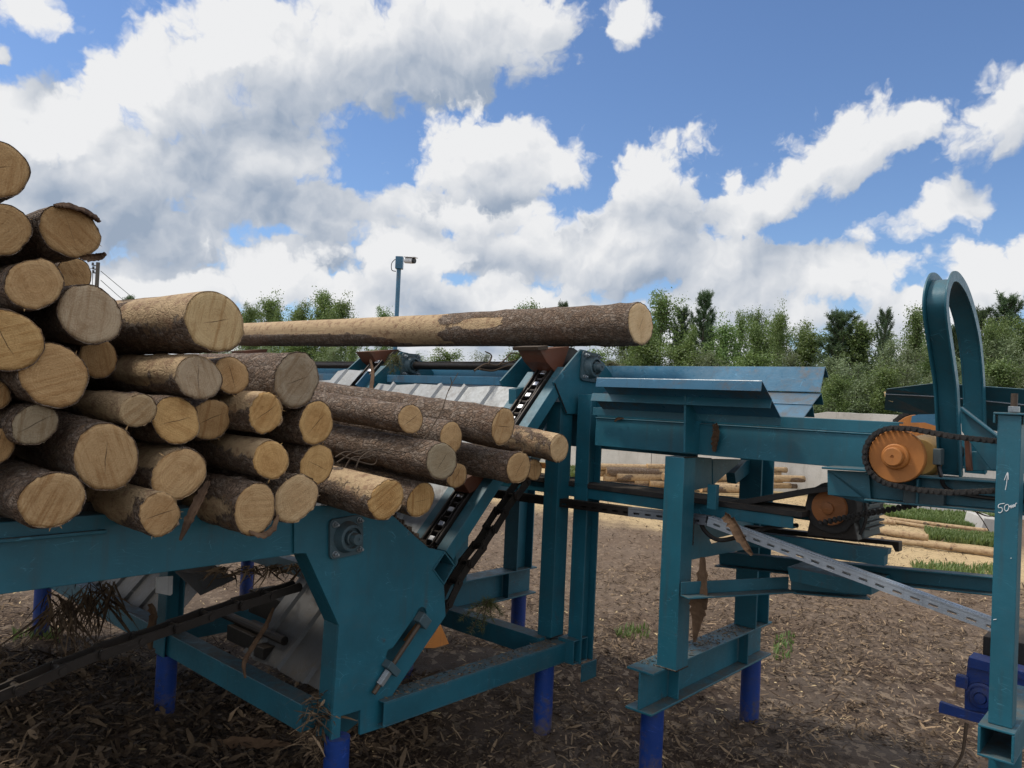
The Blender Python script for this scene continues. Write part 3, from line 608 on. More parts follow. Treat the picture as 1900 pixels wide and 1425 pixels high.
mb.box(c1, c0, -.012, .0, 1.108, 1.305); mb.box(c1, c0, -.085, -.0125, 1.108, 1.118); mb.box(c1, c0, -.085, -.0125, 1.295, 1.305); part('feed_beam', mb, 'teal_plate')
mb = MB().box(c1, -.78, .0005, .022, 1.252, 1.262); part('feed_ledge', mb, 'teal_plate')
for lo in (-.20, -1.45, -1.65): part('feed_beam', MB().box(c1, c0, lo-.012, lo, 1.12, 1.30).box(c1, c0, lo-.08, lo-.0125, 1.12, 1.13), 'teal')
pts = [onl(548+1.0*math.sin(y*.9), y, .004) for y in range(955, 1030, 4)]; part('weld_seam', MB().path(pts, .0045, 6), 'steel_dark', 0, True)
# square cross tube with its open diamond end
o = PL([(826,1023),(845,1049),(824,1086),(803,1057)], .016); ce = sum(o, Vector())/4; inn = [ce+(q-ce)*.86 for q in o]; mb = MB()
for i in range(4): j = (i+1) % 4; mb.prism([o[i], o[j], inn[j], inn[i]], -LV*1.9)
part('cross_tube', mb, 'teal', .001)
# inclined guide beams and chain tracks, three strands
for k, lo in enumerate((0, -1.45, -3.1)):
    g = part('incline_beam', MB().obox(I(-.02, lo-.062, -.064), EVEC*1.16, LV*.062, NVEC*.064), 'teal_plate')
    mb = MB().obox(I(0, lo-.078, -.05), EVEC*1.18, LV*.010, NVEC*.066).obox(I(0, lo-.172, -.05), EVEC*1.18, LV*.010, NVEC*.066).obox(I(0, lo-.162, -.05), EVEC*1.18, LV*.084, NVEC*.012)
    part('chain_track', mb, 'steel_dark')
    part('incline_beam', MB().obox(I(-.02, lo-.24, -.064), EVEC*1.12, LV*.06, NVEC*.064), 'teal')
    ch = part('lift_chain', MB().chain([I(-.02, lo-.12, -.004), I(1.20, lo-.12, -.004)], .082, LV, .020, .030, .006, .009), 'steel_dark', 0)
    for q in resample([I(.02, lo-.12, -.004), I(1.20, lo-.12, -.004)], .082): MB().obox(q-LV*.016+EVEC*-.012+NVEC*.002, EVEC*.026, LV*.032, NVEC*.014).build('roller', 'steel_bright', ch, .003)
    hp = [(1078,648),(1027,709),(1051,768),(1108,769),(1108,737),(1135,736),(1135,694),(1119,672),(1090,651)]
    for dl in (.0, -.36): part('head_plate', MB().prism([q+LV*(lo+dl) for q in PL(hp, .003)], -LV*.012), 'teal_plate', .0015)
    part('head_sprocket', MB().lathe(W(1.60, lo-.30, 1.895), LV, [(0, .07), (.0, .095), (.03, .095), (.03, .07)], 14).lathe(W(1.60, lo-.14, 1.895), LV, [(0, .05), (0, .10), (.03, .10), (.03, .05)], 14), 'steel_dark')
def bearing(P, s, rot=0, name='flange_bearing'):
    """square cast flange bearing, facing +L"""
    b = bpy.data.objects.new(name, None); COL.objects.link(b); b.parent = deck; b.location = P-deck.location
    def bp(n, mb, mt, bev=.0015, sm=False): return mb.build(n, mt, b, bev, sm)
    x, y = CV*math.cos(rot)+ZV*math.sin(rot), -CV*math.sin(rot)+ZV*math.cos(rot); h = s/2; r = h*.25; pts = []
    for sx, sy, a0 in ((1, 1, 0), (-1, 1, 90), (-1, -1, 180), (1, -1, 270)):
        for k in range(4): a = R_(a0+k*30); pts.append(P+x*(sx*(h-r)+r*math.cos(a))+y*(sy*(h-r)+r*math.sin(a)))
    bp('flange', MB().prism(pts, LV*.014), 'housing')
    bp('housing_ring', MB().lathe(P+LV*.014, LV, [(0, h*.80), (.012, h*.76), (.034, h*.66), (.036, h*.60), (.036, h*.52), (.020, h*.50)], 36), 'housing', 0, True)
    bp('inner_race', MB().lathe(P+LV*.020, LV, [(0, h*.50), (.008, h*.50), (.012, h*.36)], 32), 'steel_brown', 0, True)
    bp('shaft_end', MB().lathe(P+LV*.02, LV, [(0, h*.36), (.034, h*.36), (.036, h*.30), (.060, h*.30), (.064, h*.27), (.064, h*.09), (.060, h*.08)], 32), 'housing', 0, True)
    for sx in (-1, 1):
        for sy in (-1, 1):
            q = P+x*(sx*h*.74)+y*(sy*h*.74); bp('bolt', MB().cyl(q+LV*.014, q+LV*.018, h*.16, n=16).cyl(q+LV*.018, q+LV*.030, h*.125, n=6).cyl(q+LV*.030, q+LV*.040, h*.07, n=10), 'bolt', .001)
bearing(onl(640, 995, .013), .150, .06); bearing(onl(1093, 681, .004), .155, -.05); bearing(W(1.60, -1.45+.004, 1.895), .155)
part('drive_shaft', MB().cyl(W(1.60, .02, 1.895), W(1.60, -4.2, 1.895), .026, n=24), 'steel_dark', 0, True)
# corrugated tin between the strands
def tin(l0, l1, u0, u1, v, mt='galv', name='tin_cover'):
    prof = []; l = l0; k = 0
    while l > l1+.001:
        st = .205; q = [(0, 0), (.150, 0), (.163, .014), (.185, .014), (.198, 0)]
        for a, h in q:
            if l-a > l1: prof.append((l-a, h))
        l -= st
    prof.append((l1, 0)); mb = MB(); n = len(prof)
    vs = [I(u0+.006*math.sin(i*2.1), a, v+h) for i, (a, h) in enumerate(prof)]+[I(u1+.008*math.sin(i*1.7), a, v+h) for i, (a, h) in enumerate(prof)]
    vs += [q-NVEC*.0015 for q in vs]; m = 2*n
    fs = [(i, i+1, n+i+1, n+i) for i in range(n-1)]+[(m+i, m+n+i, m+n+i+1, m+i+1) for i in range(n-1)]+[(i, m+i, m+i+1, i+1) for i in range(n-1)]+[(n+i, n+i+1, m+n+i+1, m+n+i) for i in range(n-1)]
    mb.add(vs, fs); return part(name, mb, mt, 0)
tin(-.245, -1.40, -.05, .985, -.006); tin(-1.70, -3.05, -.05, 1.0, -.006); tin(-.13, -.80, -.74, -.05, -.012, 'tin_shade'); tin(-1.48, -3.05, -.80, -.10, -.012, 'tin_shade')
tin(-1.60, -1.86, .86, 1.06, .03, name='tin_patch')
# torn saw-tooth edge of the tin against the side plate
mb = MB(); e0, e1 = onl(733, 962, -.006), onl(792, 1016, -.006); n = 13
for i in range(n):
    a = e0.lerp(e1, i/n); b = e0.lerp(e1, (i+.8)/n); mb.prism([a, b, a.lerp(b, .75)+ZV*(.018+.01*(i % 3 == 0)), a.lerp(b, .15)+ZV*.012], -LV*.05)
part('tin_teeth', mb, 'steel_brown', 0)
mb = MB().box(1.38, 1.43, -1.40, -.36, 1.775, 1.822).box(1.38, 1.43, -3.05, -1.82, 1.775, 1.822); part('head_cross_beam', mb, 'sheet_teal')
mb = MB().prism(PL([(957,722),(988,716),(988,742),(957,770)], -.17), -LV*.05); part('guide_bracket', mb, 'teal')
# stepped bracket on the second strand
part('guide_bracket', MB().obox(I(.80, -1.51, 0), EVEC*.11, LV*.012, NVEC*.035).obox(I(.91, -1.51, 0), EVEC*.12, LV*.012, NVEC*.055), 'sheet_teal')
# orange flights on the chain
def flight(px, l, dep=.12, mt='rust_orange'):
    return part('flight', MB().prism(PL(px, l), -LV*dep), mt, .003)
f = flight([(1001,648),(1057,643),(1050,664),(1043,685),(1030,690),(1014,672)], -.06, .15)
part('flight_lip', MB().prism(PL([(997,643),(1017,641),(1017,648),(999,650)], -.05), -LV*.17), 'steel_brown', .002, parent=f if False else deck)
f2 = onl(1028, 668, -.06); f3 = onl(1018, 862, -.10)
def copy_flight(src, frm, to, name):
    o = src.copy(); COL.objects.link(o); o.parent = deck; o.location = src.location+(to-frm); return o
copy_flight(f, f2, onl(712, 668, -1.58), 'flight'); copy_flight(f, f2, onl(470, 664, -3.22), 'flight')
flight([(1000,858),(1037,862),(1035,870),(1002,869)], -.10, .12, 'orange'); flight([(857,893),(880,880),(907,884),(893,903),(872,916)], -.06, .10); flight([(786,1203),(806,1203),(834,1195),(818,1158)], -.06, .14, 'orange')
# return chain hanging below the incline, feed chain return on the left
part('return_chain', MB().chain(spline([onl(990, 865, -.12), onl(970, 893, -.12), onl(932, 945, -.12), onl(893, 1007, -.12), onl(850, 1066, -.12), onl(832, 1105, -.12), onl(800, 1160, -.12)]), .105, LV, .020, .044, .008, .012), 'steel_dark', 0)
part('feed_chain', MB().chain(spline([onl(-60, 1310, -.2), onl(0, 1287, -.2), onl(150, 1222, -.2), onl(300, 1170, -.2), onl(450, 1118, -.2), onl(592, 1074, -.2)]), .12, LV, .020, .034, .010, .012), 'steel_dark', 0)
part('feed_chain', MB().chain([W(-1.75, -.115, 1.315), W(.10, -.115, 1.315)], .12, LV, .020, .034, .008, .012), 'steel_dark', 0)
# chain tensioner in the slot
a, b = onl(784, 1150, .03), onl(693, 1287, .03); d = (b-a).normalized()
part('tensioner_rod', MB().cyl(a, b, .010, n=12), 'steel_brown', 0, True)
nrm = d.cross(LV).normalized()
part('tensioner_block', MB().obox(a-d*.02-nrm*.030-LV*.018, d*.045, nrm*.06, LV*.04), 'housing', .004)
q = a+(b-a)*.62; part('tensioner_nut', MB().obox(q-nrm*.036-LV*.018, d*.03, nrm*.072, LV*.042), 'housing', .003)
q = a+(b-a)*.80; part('tensioner_nut', MB().cyl(q-d*.03, q+d*.03, .018, n=6), 'bolt', .001)
def weldd(a, b, seed, r=.0035):
    n = max(4, int((b-a).length/.006)); return MB().path([a.lerp(b, i/n)+Vector((noise.noise((i*.8, seed, 0)), noise.noise((i*.8, seed, 3)), noise.noise((i*.8, seed, 6))))*.0025 for i in range(n+1)], r, 6)
for k, (a, b) in enumerate(((onl(1075, 737, .004), onl(1073, 768, .004)), (onl(1029, 711, .004), onl(1051, 766, .004)), (onl(712, 1313, .014), onl(711, 1348, .014)), (W(1.40, -.015, .501), W(1.50, -.015, .501)))): part('weld_seam', weldd(a, b, k+20), 'steel_dark', 0, True)
# base frame
part('base_beam', MB().beam(W(.28, .0, .437), W(1.50, .0, .437), 'tube', .10, .10, .006), 'teal'); part('base_beam', MB().beam(W(.045, -.105, .452), W(.045, -3.25, .452), 'box', .08, .105), 'teal')
part('base_beam', MB().beam(W(1.40, -.052, .45), W(1.40, -3.2, .45), 'box', .09, .10), 'teal'); part('base_beam', MB().box(.09, 1.35, -1.50, -1.41, .40, .50), 'teal'); part('base_beam', MB().box(.09, 1.35, -3.2, -3.11, .40, .50), 'teal')
part('base_beam', MB().beam(W(1.5, .10, .445), W(1.5, -.0, .445), 'tube', .12, .12, .006), 'teal')
part('head_post', MB().beam(W(1.545, .065, .38), W(1.545, .065, 1.745), 'H', .11, .085, .009, up=LV), 'teal_plate'); part('head_post', MB().beam(W(1.45, -.06, .50), W(1.45, -.06, 1.70), 'box', .10, .09, .008, up=LV), 'teal')
part('post_cap', MB().box(1.475, 1.60, .125, .133, .30, .39), 'teal')
for lo in (-1.45, -3.1): part('head_post', MB().beam(W(1.45, lo-.06, .50), W(1.45, lo-.06, 1.70), 'box', .10, .09, .008, up=LV), 'teal')
part('frame_post', MB().beam(W(.03, -1.29, .395), W(.03, -1.29, 1.12), 'H', .09, .09, .008, up=LV), 'teal'); part('frame_post', MB().beam(W(.0, -3.0, .395), W(.0, -3.0, 1.12), 'H', .09, .09, .008, up=LV), 'teal')
for c, l in ((.03, -1.30), (.0, -3.0), (1.34, .0), (.10, .0), (1.40, -3.0)): part('pile', MB().cyl(W(c, l, -.25), W(c, l, .392), .048, n=28), 'navy', 0, True)
part('tin_cover', MB().prism([onl(325, 1062, -.5), onl(372, 1105, -.5), onl(437, 1075, -.6), onl(395, 1048, -.7)], ZV*.004), 'tin_shade', 0)
part('tag_plate', MB().prism(PL([(290,1071),(321,1069),(320,1102),(316,1105),(289,1100)], -1.18), -LV*.004), 'white', 0)
part('carriage', MB().box(.16, .30, -.98, -.74, .51, .58).box(.14, .32, -.70, -.62, .51, .56).cyl(W(.2, -1.1, .60), W(.2, -.55, .60), .02, n=12).box(.45, .60, -1.3, -.9, .52, .64), 'steel_dark')
mb = MB().prism(PL([(1032,760),(1042,790),(1000,858),(985,850)], -.30), -LV*.02); part('chute_plate', mb, 'teal')

# ------------------------------------------------------------------ trough conveyor receiving the logs, with its drive end and arch
tro = thing('trough_conveyor', W(1.75, .4, 0), 'long teal trough conveyor with stepped plates, orange sprocket and tall arch over its right end', 'conveyor')
def tp(name, mb, mt='teal_plate', bev=.0022, smooth=False): return mb.build(name, mt, tro, bev, smooth)
def strip3(a, b, l0, l1, th, name, mt):
    """sheet strip whose end profile runs a-b on plane l0, drawn out along the trough to l1"""
    A, B = Vector(a), Vector(b); ax = LV*(l1-l0); n = (B-A).cross(ax).normalized()*th
    return tp(name, MB().obox(A-n*.5, B-A, ax, n), mt, .001)
EL = 1.147; near = [onl(x, y, EL) for x, y in ((1412,726),(1414,707),(1432.5,741),(1429,758),(1449,773),(1448,790))]
L1 = -3.4; LN = .435
strip3(near[0], near[1], EL, .362, .004, 'trough_lip', 'sheet_teal'); strip3(near[1]+ZV*.001, near[2]-ZV*.001, EL-.001, .362, .004, 'trough_plate', 'sheet_teal'); strip3(near[2], near[3], EL, .27, .004, 'trough_flange', 'teal')
strip3(near[2]-ZV*.004, near[4]-ZV*.004, EL-.001, .265, .004, 'trough_plate', 'sheet_teal'); strip3(near[4], near[5], EL, .21, .004, 'trough_flange', 'teal')
fp = [onl(x, y, EL) for x, y in ((1531,681),(1522,728),(1523.6,730),(1507,751.4),(1507.5,753),(1490,777))]
strip3(fp[0], fp[1], EL, L1, .005, 'trough_plate', 'sheet_teal'); strip3(fp[2], fp[3], EL+.004, L1, .005, 'trough_plate', 'sheet_teal'); strip3(fp[4], fp[5], EL, L1, .005, 'trough_plate', 'sheet_teal')
strip3(fp[0]+CV*.004, fp[0]+CV*.05-ZV*.045, EL, L1, .004, 'trough_flange', 'teal'); strip3(fp[2]+CV*.004+ZV*.002, fp[2]+CV*.035-ZV*.05, EL-.001, L1, .004, 'trough_flange', 'teal'); strip3(fp[4]+CV*.004, fp[4]+CV*.03-ZV*.05, EL-.002, L1, .004, 'trough_flange', 'teal')
LE = 1.57
LB = .205; tp('side_beam', MB().box(1.40, 1.41, LB, LE, 1.495, 1.628).box(1.41, 1.47, LB, LE, 1.495, 1.503).box(1.395, 1.47, LB, LE, 1.6285, 1.634)); tp('side_rail', MB().box(1.412, 1.418, LB, LE+.01, 1.6345, 1.682).box(1.418, 1.47, LB, LE+.01, 1.676, 1.682)); tp('side_beam', MB().box(1.70, 1.71, L1, .6, 1.46, 1.66))
tp('side_beam', MB().box(2.10, 2.11, L1, 2.3, 1.495, 1.63).box(2.03, 2.10, L1, 2.3, 1.495, 1.503)); tp('trough_bed', MB().box(1.72, 2.03, L1, 1.50, 1.60, 1.606).box(1.47, 1.7195, LB, 1.50, 1.60, 1.606), 'steel_dark')
for l in (.77,):
    P = [q+LV*(l-.77) for q in PL([(1273,723),(1296,727),(1318,768),(1322,800),(1322,843),(1271,840)], .77)]; tp('gusset', MB().prism(P, -LV*.010))
def support(l, cs=1.27):
    tp('column', MB().beam(W(cs+.05, l+.07, .573), W(cs+.05, l+.07, 1.485), 'box', .10, .095, .008, up=LV))
    tp('column', MB().beam(W(2.24, l+.01, .573), W(2.24, l+.01, 1.49), 'H', .16, .12, .010, up=LV))
    tp('base_beam', MB().beam(W(cs-.10, l, .482), W(2.38, l, .482), 'I', .13, .18, .010)); tp('stiffener', MB().box(1.40, 1.408, l+.008, l+.06, .403, .561)); tp('stiffener', MB().box(2.10, 2.108, l+.008, l+.06, .403, .561))
    for c in (1.29, 2.28): tp('pile', MB().cyl(W(c, l, -.25), W(c, l, .391), .050, n=28), 'navy', 0, True)
    tp('cross_beam', MB().box(1.37, 2.18, l-.01, l+.04, 1.08, 1.225))
support(.655); support(-1.0, 1.55)
tp('bracket_plate', MB().prism(PL([(1283,847),(1321,850),(1321,903),(1283,911)], .735), -LV*.012)); tp('brace', MB().prism(PL([(1322,852),(1378,853),(1323,901)], .73), -LV*.03))
tp('brace', MB().prism(PL([(1386,854),(1420,855),(1366,898),(1363,878)], .66), -LV*.05), 'teal'); tp('column_gusset', MB().prism(PL([(1321,1010),(1392,990),(1392,1018),(1278,1040),(1279,962),(1300,962)], .72), -LV*.012))
# arms reaching from the near column towards the waste conveyor
a, b = onz(1270, 1096, .93), onz(1470, 1085, .93); tp('support_arm', MB().beam(a, b, 'L', .06, .06, .007), 'teal'); b2 = onz(1612, 1096, .93); tp('support_arm', MB().beam(b, b2, 'L', .06, .07, .007), 'teal')
tp('support_arm', MB().beam(onc(1330, 1036, 1.9), onc(1860, 1088, 1.9), 'U', .06, .075, .007), 'teal')
# drive end
DC = 1.27
tp('drive_beam', MB().prism(PC([(1535,872),(1612,876),(1616,930),(1616,924),(1536,918)], DC), CV*.006)); tp('drive_beam_flange', MB().prism(PC([(1524,866),(1620,871),(1620,876),(1524,870)], DC-.04), CV*.14))
a, b = onc(1612, 901, DC+.03), onc(1862, 899, DC+.03); b = a+LV*(b-a).dot(LV)+ZV*.03; tp('drive_beam', MB().beam(a, b+LV*.8, 'I', .11, .105, .008)); tp('stiffener', MB().obox(a+LV*.17-CV*.05-ZV*.044, LV*.008, CV*.045, ZV*.088))
sp = onc(1662, 847, 1.20)
tp('sprocket', MB().lathe(sp+CV*.035, -CV, [(0, .03), (0, .089), (.004, .092), (.028, .092), (.032, .089), (.032, .046), (.036, .045), (.046, .044), (.050, .040), (.050, .033), (.074, .032), (.077, .029), (.077, .006), (.072, .005)], 48), 'orange', 0, True)
tp('drive_shaft', MB().cyl(sp+CV*.03, sp+CV*1.1, .03, n=20), 'steel_dark', 0, True)
cp = []
top, bot = onc(1880, 822, 1.20), onc(1880, 909, 1.20)
for k in range(0, 25): a = R_(95+k*176/24); cp.append(sp+LV*(.099*math.cos(a))+ZV*(.099*math.sin(a)))
chp = [top, top.lerp(cp[0], .5)-ZV*.004, sp+ZV*.099+LV*.05]+cp+[sp-ZV*.108+LV*.07, cp[-1].lerp(bot, .5)-ZV*.018, bot]
tp('drive_chain', MB().chain(chp, .019, CV, .009, .019, .005, .006), 'rubber', 0)
tp('gear_housing', MB().lathe(sp+CV*.10+LV*.045, CV, [(0, .05), (0, .064), (.02, .072), (.10, .078), (.16, .080), (.22, .076), (.24, .05)], 32), 'ochre', .002, True)
tp('gear_foot', MB().obox(sp+CV*.06+LV*.01-ZV*.165, CV*.16, LV*.13, ZV*.06), 'housing', .004)
tp('terminal_box', MB().obox(sp+CV*.045+LV*.105-ZV*.02, CV*.05, LV*.025, ZV*.055), 'motor', .003)
s2 = onc(1704, 812, 2.02); tp('sprocket', MB().lathe(s2, -CV, [(0, .10), (.03, .10), (.03, .03), (.05, .03)], 40), 'orange', .002, True); tp('drive_chain', MB().chain([s2+LV*(.112*math.cos(R_(20+k*14)))+ZV*(.112*math.sin(R_(20+k*14))) for k in range(19)], .03, CV, .010, .026, .006, .008), 'rubber', 0)
tp('cover_flap', MB().prism(PC([(1692,772),(1704,769),(1742,768),(1742,792),(1716,784),(1690,784)], 1.62), CV*.004), 'sheet_teal', 0)
# arch: channel bent into an inverted U across the trough
AL = 1.771; ah = .029; prof = []
for q in spline([onl(x, y, 1.80) for x, y in ((1783,882),(1779,792),(1775,712),(1767,652),(1760,603),(1756.5,570),(1757.5,548),(1762,530),(1768,521),(1778,526),(1792,549),(1805,589),(1815,640),(1821,707),(1824,800),(1825,880))], 5): q = loc(q); prof.append((q[0], q[2]))
def ribbon(off0, off1, l0, l1, name, mt):
    mb = MB(); n = len(prof); q = []
    for i, (c, z) in enumerate(prof):
        c0, z0 = prof[max(i-1, 0)]; c1, z1 = prof[min(i+1, n-1)]; tx, tz = c1-c0, z1-z0; ln = math.hypot(tx, tz); nx_, nz_ = -tz/ln, tx/ln
        for of, l in ((off0, l0), (off1, l0), (off1, l1), (off0, l1)): q.append(W(c+nx_*of, l, z+nz_*of))
    fs = []
    for i in range(n-1):
        for j in range(4): fs.append((i*4+j, i*4+(j+1) % 4, i*4+4+(j+1) % 4, i*4+4+j))
    fs += [(3, 2, 1, 0), (4*n-4, 4*n-3, 4*n-2, 4*n-1)]; mb.add(q, fs); return tp(name, mb, mt, .001, True)
ribbon(0, .006, AL-ah, AL+ah, 'arch_web', 'teal_plate'); ribbon(0, .032, AL-ah-.0065, AL-ah-.0005, 'arch_flange', 'teal_plate'); ribbon(-.003, .032, AL+ah+.0005, AL+ah+.0065, 'arch_flange', 'teal_plate')
tp('gusset', MB().prism(PC([(1782,757),(1852,812),(1852,872),(1838,872),(1784,800)], 1.33), CV*.008)); tp('gusset_rim', MB().prism(PC([(1781,754),(1853,810),(1853,815),(1781,760)], 1.31), CV*.045))
tp('frame_rail', MB().prism(PC([(1800,838),(1862,838),(1862,872),(1800,874)], 1.40), CV*.06), 'teal'); tp('rusty_strut', MB().prism(PC([(1789,815),(1798,815),(1802,874),(1792,874)], 1.35), CV*.03), 'rust_orange')
# flared hood panel behind the arch
hb = [onc(1641,760,1.90), onc(1745,778,1.90), onc(1910,813,1.90)]; hm = [onc(1643,731,1.76), onc(1745,736,1.76), onc(1910,752,1.76)]; ht = [onc(1645,722,1.70), onc(1735,711,1.70), onc(1910,723,1.70)]; h = hm
mb = MB()
for r0_, r1_ in ((hb, hm), (hm, ht)):
    for i in range(2): mb.prism([r0_[i], r0_[i+1], r1_[i+1], r1_[i]], CV*.004+ZV*.002)
tp('hood_panel', mb, 'teal', 0); tp('hood_seam', MB().path([q-CV*.003 for q in h], .0022, 6), 'zinc', 0)

def weld(a, b, seed, r=.0035): # hand-laid weld bead
    n = max(4, int((b-a).length/.006)); return MB().path([a.lerp(b, i/n)+Vector((noise.noise((i*.8, seed, 0)), noise.noise((i*.8, seed, 3)), noise.noise((i*.8, seed, 6))))*.0025 for i in range(n+1)], r, 6)
for k, (a, b) in enumerate(((W(1.27, .677, .574), W(1.27, .772, .574)), (W(1.27, .7725, .574), W(1.37, .7725, .574)), (W(1.372, .7725, 1.10), W(1.372, .7725, 1.22)), (W(1.399, .72, 1.50), W(1.399, .72, 1.625)), (W(1.27, .7725, 1.486), W(1.37, .7725, 1.486)))): tp('weld_seam', weld(a, b, k), 'steel_dark', 0, True)
for dl, dz in ((.02, .03), (.10, .03), (.02, -.03), (.10, -.03)): q = W(1.27, .66, 0)*0+sp+LV*(.30+dl)-ZV*(.128-dz)+CV*.045; tp('bolt', MB().cyl(q, q-CV*.008, .009, n=6), 'bolt', .001)
tp('conduit', MB().path(spline([sp+CV*.07+LV*.115+ZV*.0, sp+CV*.05+LV*.13-ZV*.05, sp+CV*.07+LV*.15-ZV*.10, sp+CV*.09+LV*.26-ZV*.118, sp+CV*.09+LV*.6-ZV*.112]), .007, 8), 'black', 0, True)
# ------------------------------------------------------------------ waste belt conveyor under the trough
was = thing('waste_conveyor', W(1.75, .0, 0), 'low waste belt conveyor with black belt, dark orange roller and grey gearmotor under the trough', 'conveyor')
def wp(name, mb, mt='teal', bev=.002, smooth=False): return mb.build(name, mt, was, bev, smooth)
wp('side_frame', MB().box(1.50, 1.508, L1, 1.16, 1.215, 1.266).box(1.508, 1.54, L1, 1.16, 1.215, 1.222), 'teal_plate'); wp('side_frame', MB().box(2.0, 2.008, L1, 1.3, 1.19, 1.255))
wp('belt', MB().box(1.49, 1.66, L1, 1.20, 1.268, 1.292), 'rubber'); wp('belt', MB().prism(PC([(1336,934),(1490,907),(1540,903),(1540,912),(1490,918),(1350,943)], 1.52), CV*.4), 'rubber')
ro_ = onc(1537, 943, 1.56); mb = MB()
pr = []
for k in range(48): a = 2*math.pi*k/48; rr = .104+.010*noise.noise((math.cos(a)*2, math.sin(a)*2, 3)); pr.append(ro_+CV*.02+LV*rr*math.cos(a)+ZV*rr*math.sin(a))
wp('tail_drum', MB().prism(pr, CV*.36), 'rubber', .004)
wp('roller', MB().lathe(ro_+CV*.02, -CV, [(0, .02), (0, .072), (.018, .070), (.02, .024), (.034, .023), (.036, .018)], 36), 'orange_dirty', 0, True)
wp('gearmotor', MB().prism(PC([(1560,926),(1600,922),(1606,930),(1603,1000),(1562,1002),(1557,960)], 1.66), CV*.20), 'motor', .006); mb = MB()
for k in range(6): a = onc(1604, 928+11*k, 1.66); mb.obox(a, LV*.02, CV*.2, ZV*.008)
wp('cooling_fin', mb, 'motor', .001); wp('conduit', MB().path(spline([onc(1598,918,1.6), onc(1606,930,1.6), onc(1606,965,1.6), onc(1596,992,1.6)]), .007, 8), 'black', 0, True)
wp('motor_mount', MB().prism(PC([(1503,962),(1585,970),(1592,1004),(1496,994)], 1.60), CV*.3), 'steel_dark', .004)
wp('frame_channel', MB().prism(PC([(1380,975),(1668,1006),(1668,1024),(1661,1024),(1655,1012),(1380,985)], 1.96), CV*.05), 'steel_dark'); wp('frame_channel', MB().prism(PC([(1384,986),(1648,1019),(1646,1030),(1641,1031),(1640,1050),(1440,1022),(1384,1012)], 1.62), CV*.05))
wp('apron', MB().prism(PC([(1460,1052),(1617,1082),(1617,1104),(1562,1099),(1466,1078)], 1.66), CV*.25)); wp('bracket', MB().prism(PC([(1313,898),(1329,900),(1327,946),(1311,944)], 1.40), CV*.03), 'teal_plate'); wp('bracket', MB().prism(PC([(1283,927),(1306,929),(1306,946),(1283,944)], 1.50), CV*.02), 'teal_plate')
for l in (-.9,): wp('leg', MB().box(1.52, 1.58, l-.03, l+.03, .95, 1.21), 'teal')
cbl = thing('cable', onc(1300,960,1.42), 'black power cable drooping in a loop under the bend of the slotted tray', 'cable'); MB().path(spline([onc(1297,958,1.46), onc(1308,985,1.46), onc(1335,1002,1.46), onc(1380,993,1.5), onc(1430,978,1.6), onc(1480,975,1.7)]), .010, 8).build('cable_core', 'rubber', cbl, 0, True)
ch = thing('loose_chain', onc(1560,962,1.45), 'black oily chain sloping from the lower motor up to the drive beam', 'chain'); 
pp = resample(spline([onc(1520,972,1.5), onc(1560,962,1.5), onc(1620,951,1.48), onc(1690,938,1.46), onc(1750,925,1.44), onc(1792,921,1.42)]), .02); mb = MB()
for i in range(len(pp)-1): d = (pp[i+1]-pp[i]).normalized(); mb.lathe(pp[i]-d*.002, d, [(0, .006), (.004, .012), (.012, .0125), (.018, .006)], 8)
mb.build('chain_links', 'rubber', ch, 0, True)

# ------------------------------------------------------------------ galvanised slotted cable tray
tray = thing('cable_tray', onc(1310,965,1.42), 'galvanised slotted cable tray bending down to the right across the steel frames', 'cable tray')
def traypiece(A, B, first):
    ax = B-A; L = ax.length; d = ax.normalized(); s = CV-d*CV.dot(d); s.normalize(); u = s.cross(d); u = u if u.z > 0 else -u; mb = MB(); h = .038; w = .06
    mb.obox(A+u*(h-.004), ax, s*w, u*.002); mb.obox(A+u*(h*.56), ax, s*.0015, u*(h*.44-.005)); mb.obox(A, ax, s*.0015, u*(h*.32)); mb.obox(A+u*(h-.0015), ax, s*.014, u*.005)
    k = 0; p = .062
    while k*p < L-.03: mb.obox(A+d*(k*p)+u*(h*.32+.0002), d*.030, s*.0015, u*(h*.24-.0004)); k += 1
    mb.obox(A+s*w, ax, s*.0015, u*(h-.005)); mb.obox(A+s*.03+u*(h-.0015), ax, s*.018, u*.005); return mb
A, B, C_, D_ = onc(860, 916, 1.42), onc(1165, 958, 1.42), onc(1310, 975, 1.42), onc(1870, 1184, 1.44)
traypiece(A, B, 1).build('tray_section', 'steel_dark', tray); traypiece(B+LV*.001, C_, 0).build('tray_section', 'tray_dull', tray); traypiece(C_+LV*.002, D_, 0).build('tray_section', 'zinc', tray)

# ------------------------------------------------------------------ steel post on the right with the chalk note
pd = 2.36; P0 = atd(1870, 1000, pd); pc, plc, _ = loc(P0); pc += .035
post = thing('steel_post', W(pc, plc, 0), 'teal steel post with white chalk arrow and number, threaded stud on top', 'post')
def sp_(name, mb, mt='teal_plate', bev=.0022, smooth=False): return mb.build(name, mt, post, bev, smooth)
sp_('post_tube', MB().box(pc-.035, pc+.035, plc-.037, plc+.026, .775, 1.722)); mb = MB().box(pc-.042, pc+.042, plc-.048, plc+.038, 1.7225, 1.730); mb.box(pc-.042, pc+.042, plc-.048, plc-.042, 1.695, 1.7222).box(pc-.042, pc+.042, plc+.032, plc+.038, 1.695, 1.7222); sp_('cap', mb)
sp_('nut', MB().cyl(W(pc, plc, 1.7312), W(pc, plc, 1.750), .017, n=6), 'bolt', .002); sp_('stud', MB().cyl(W(pc, plc, 1.7312), W(pc, plc, 1.79), .0095, n=14), 'steel_brown', 0, True)
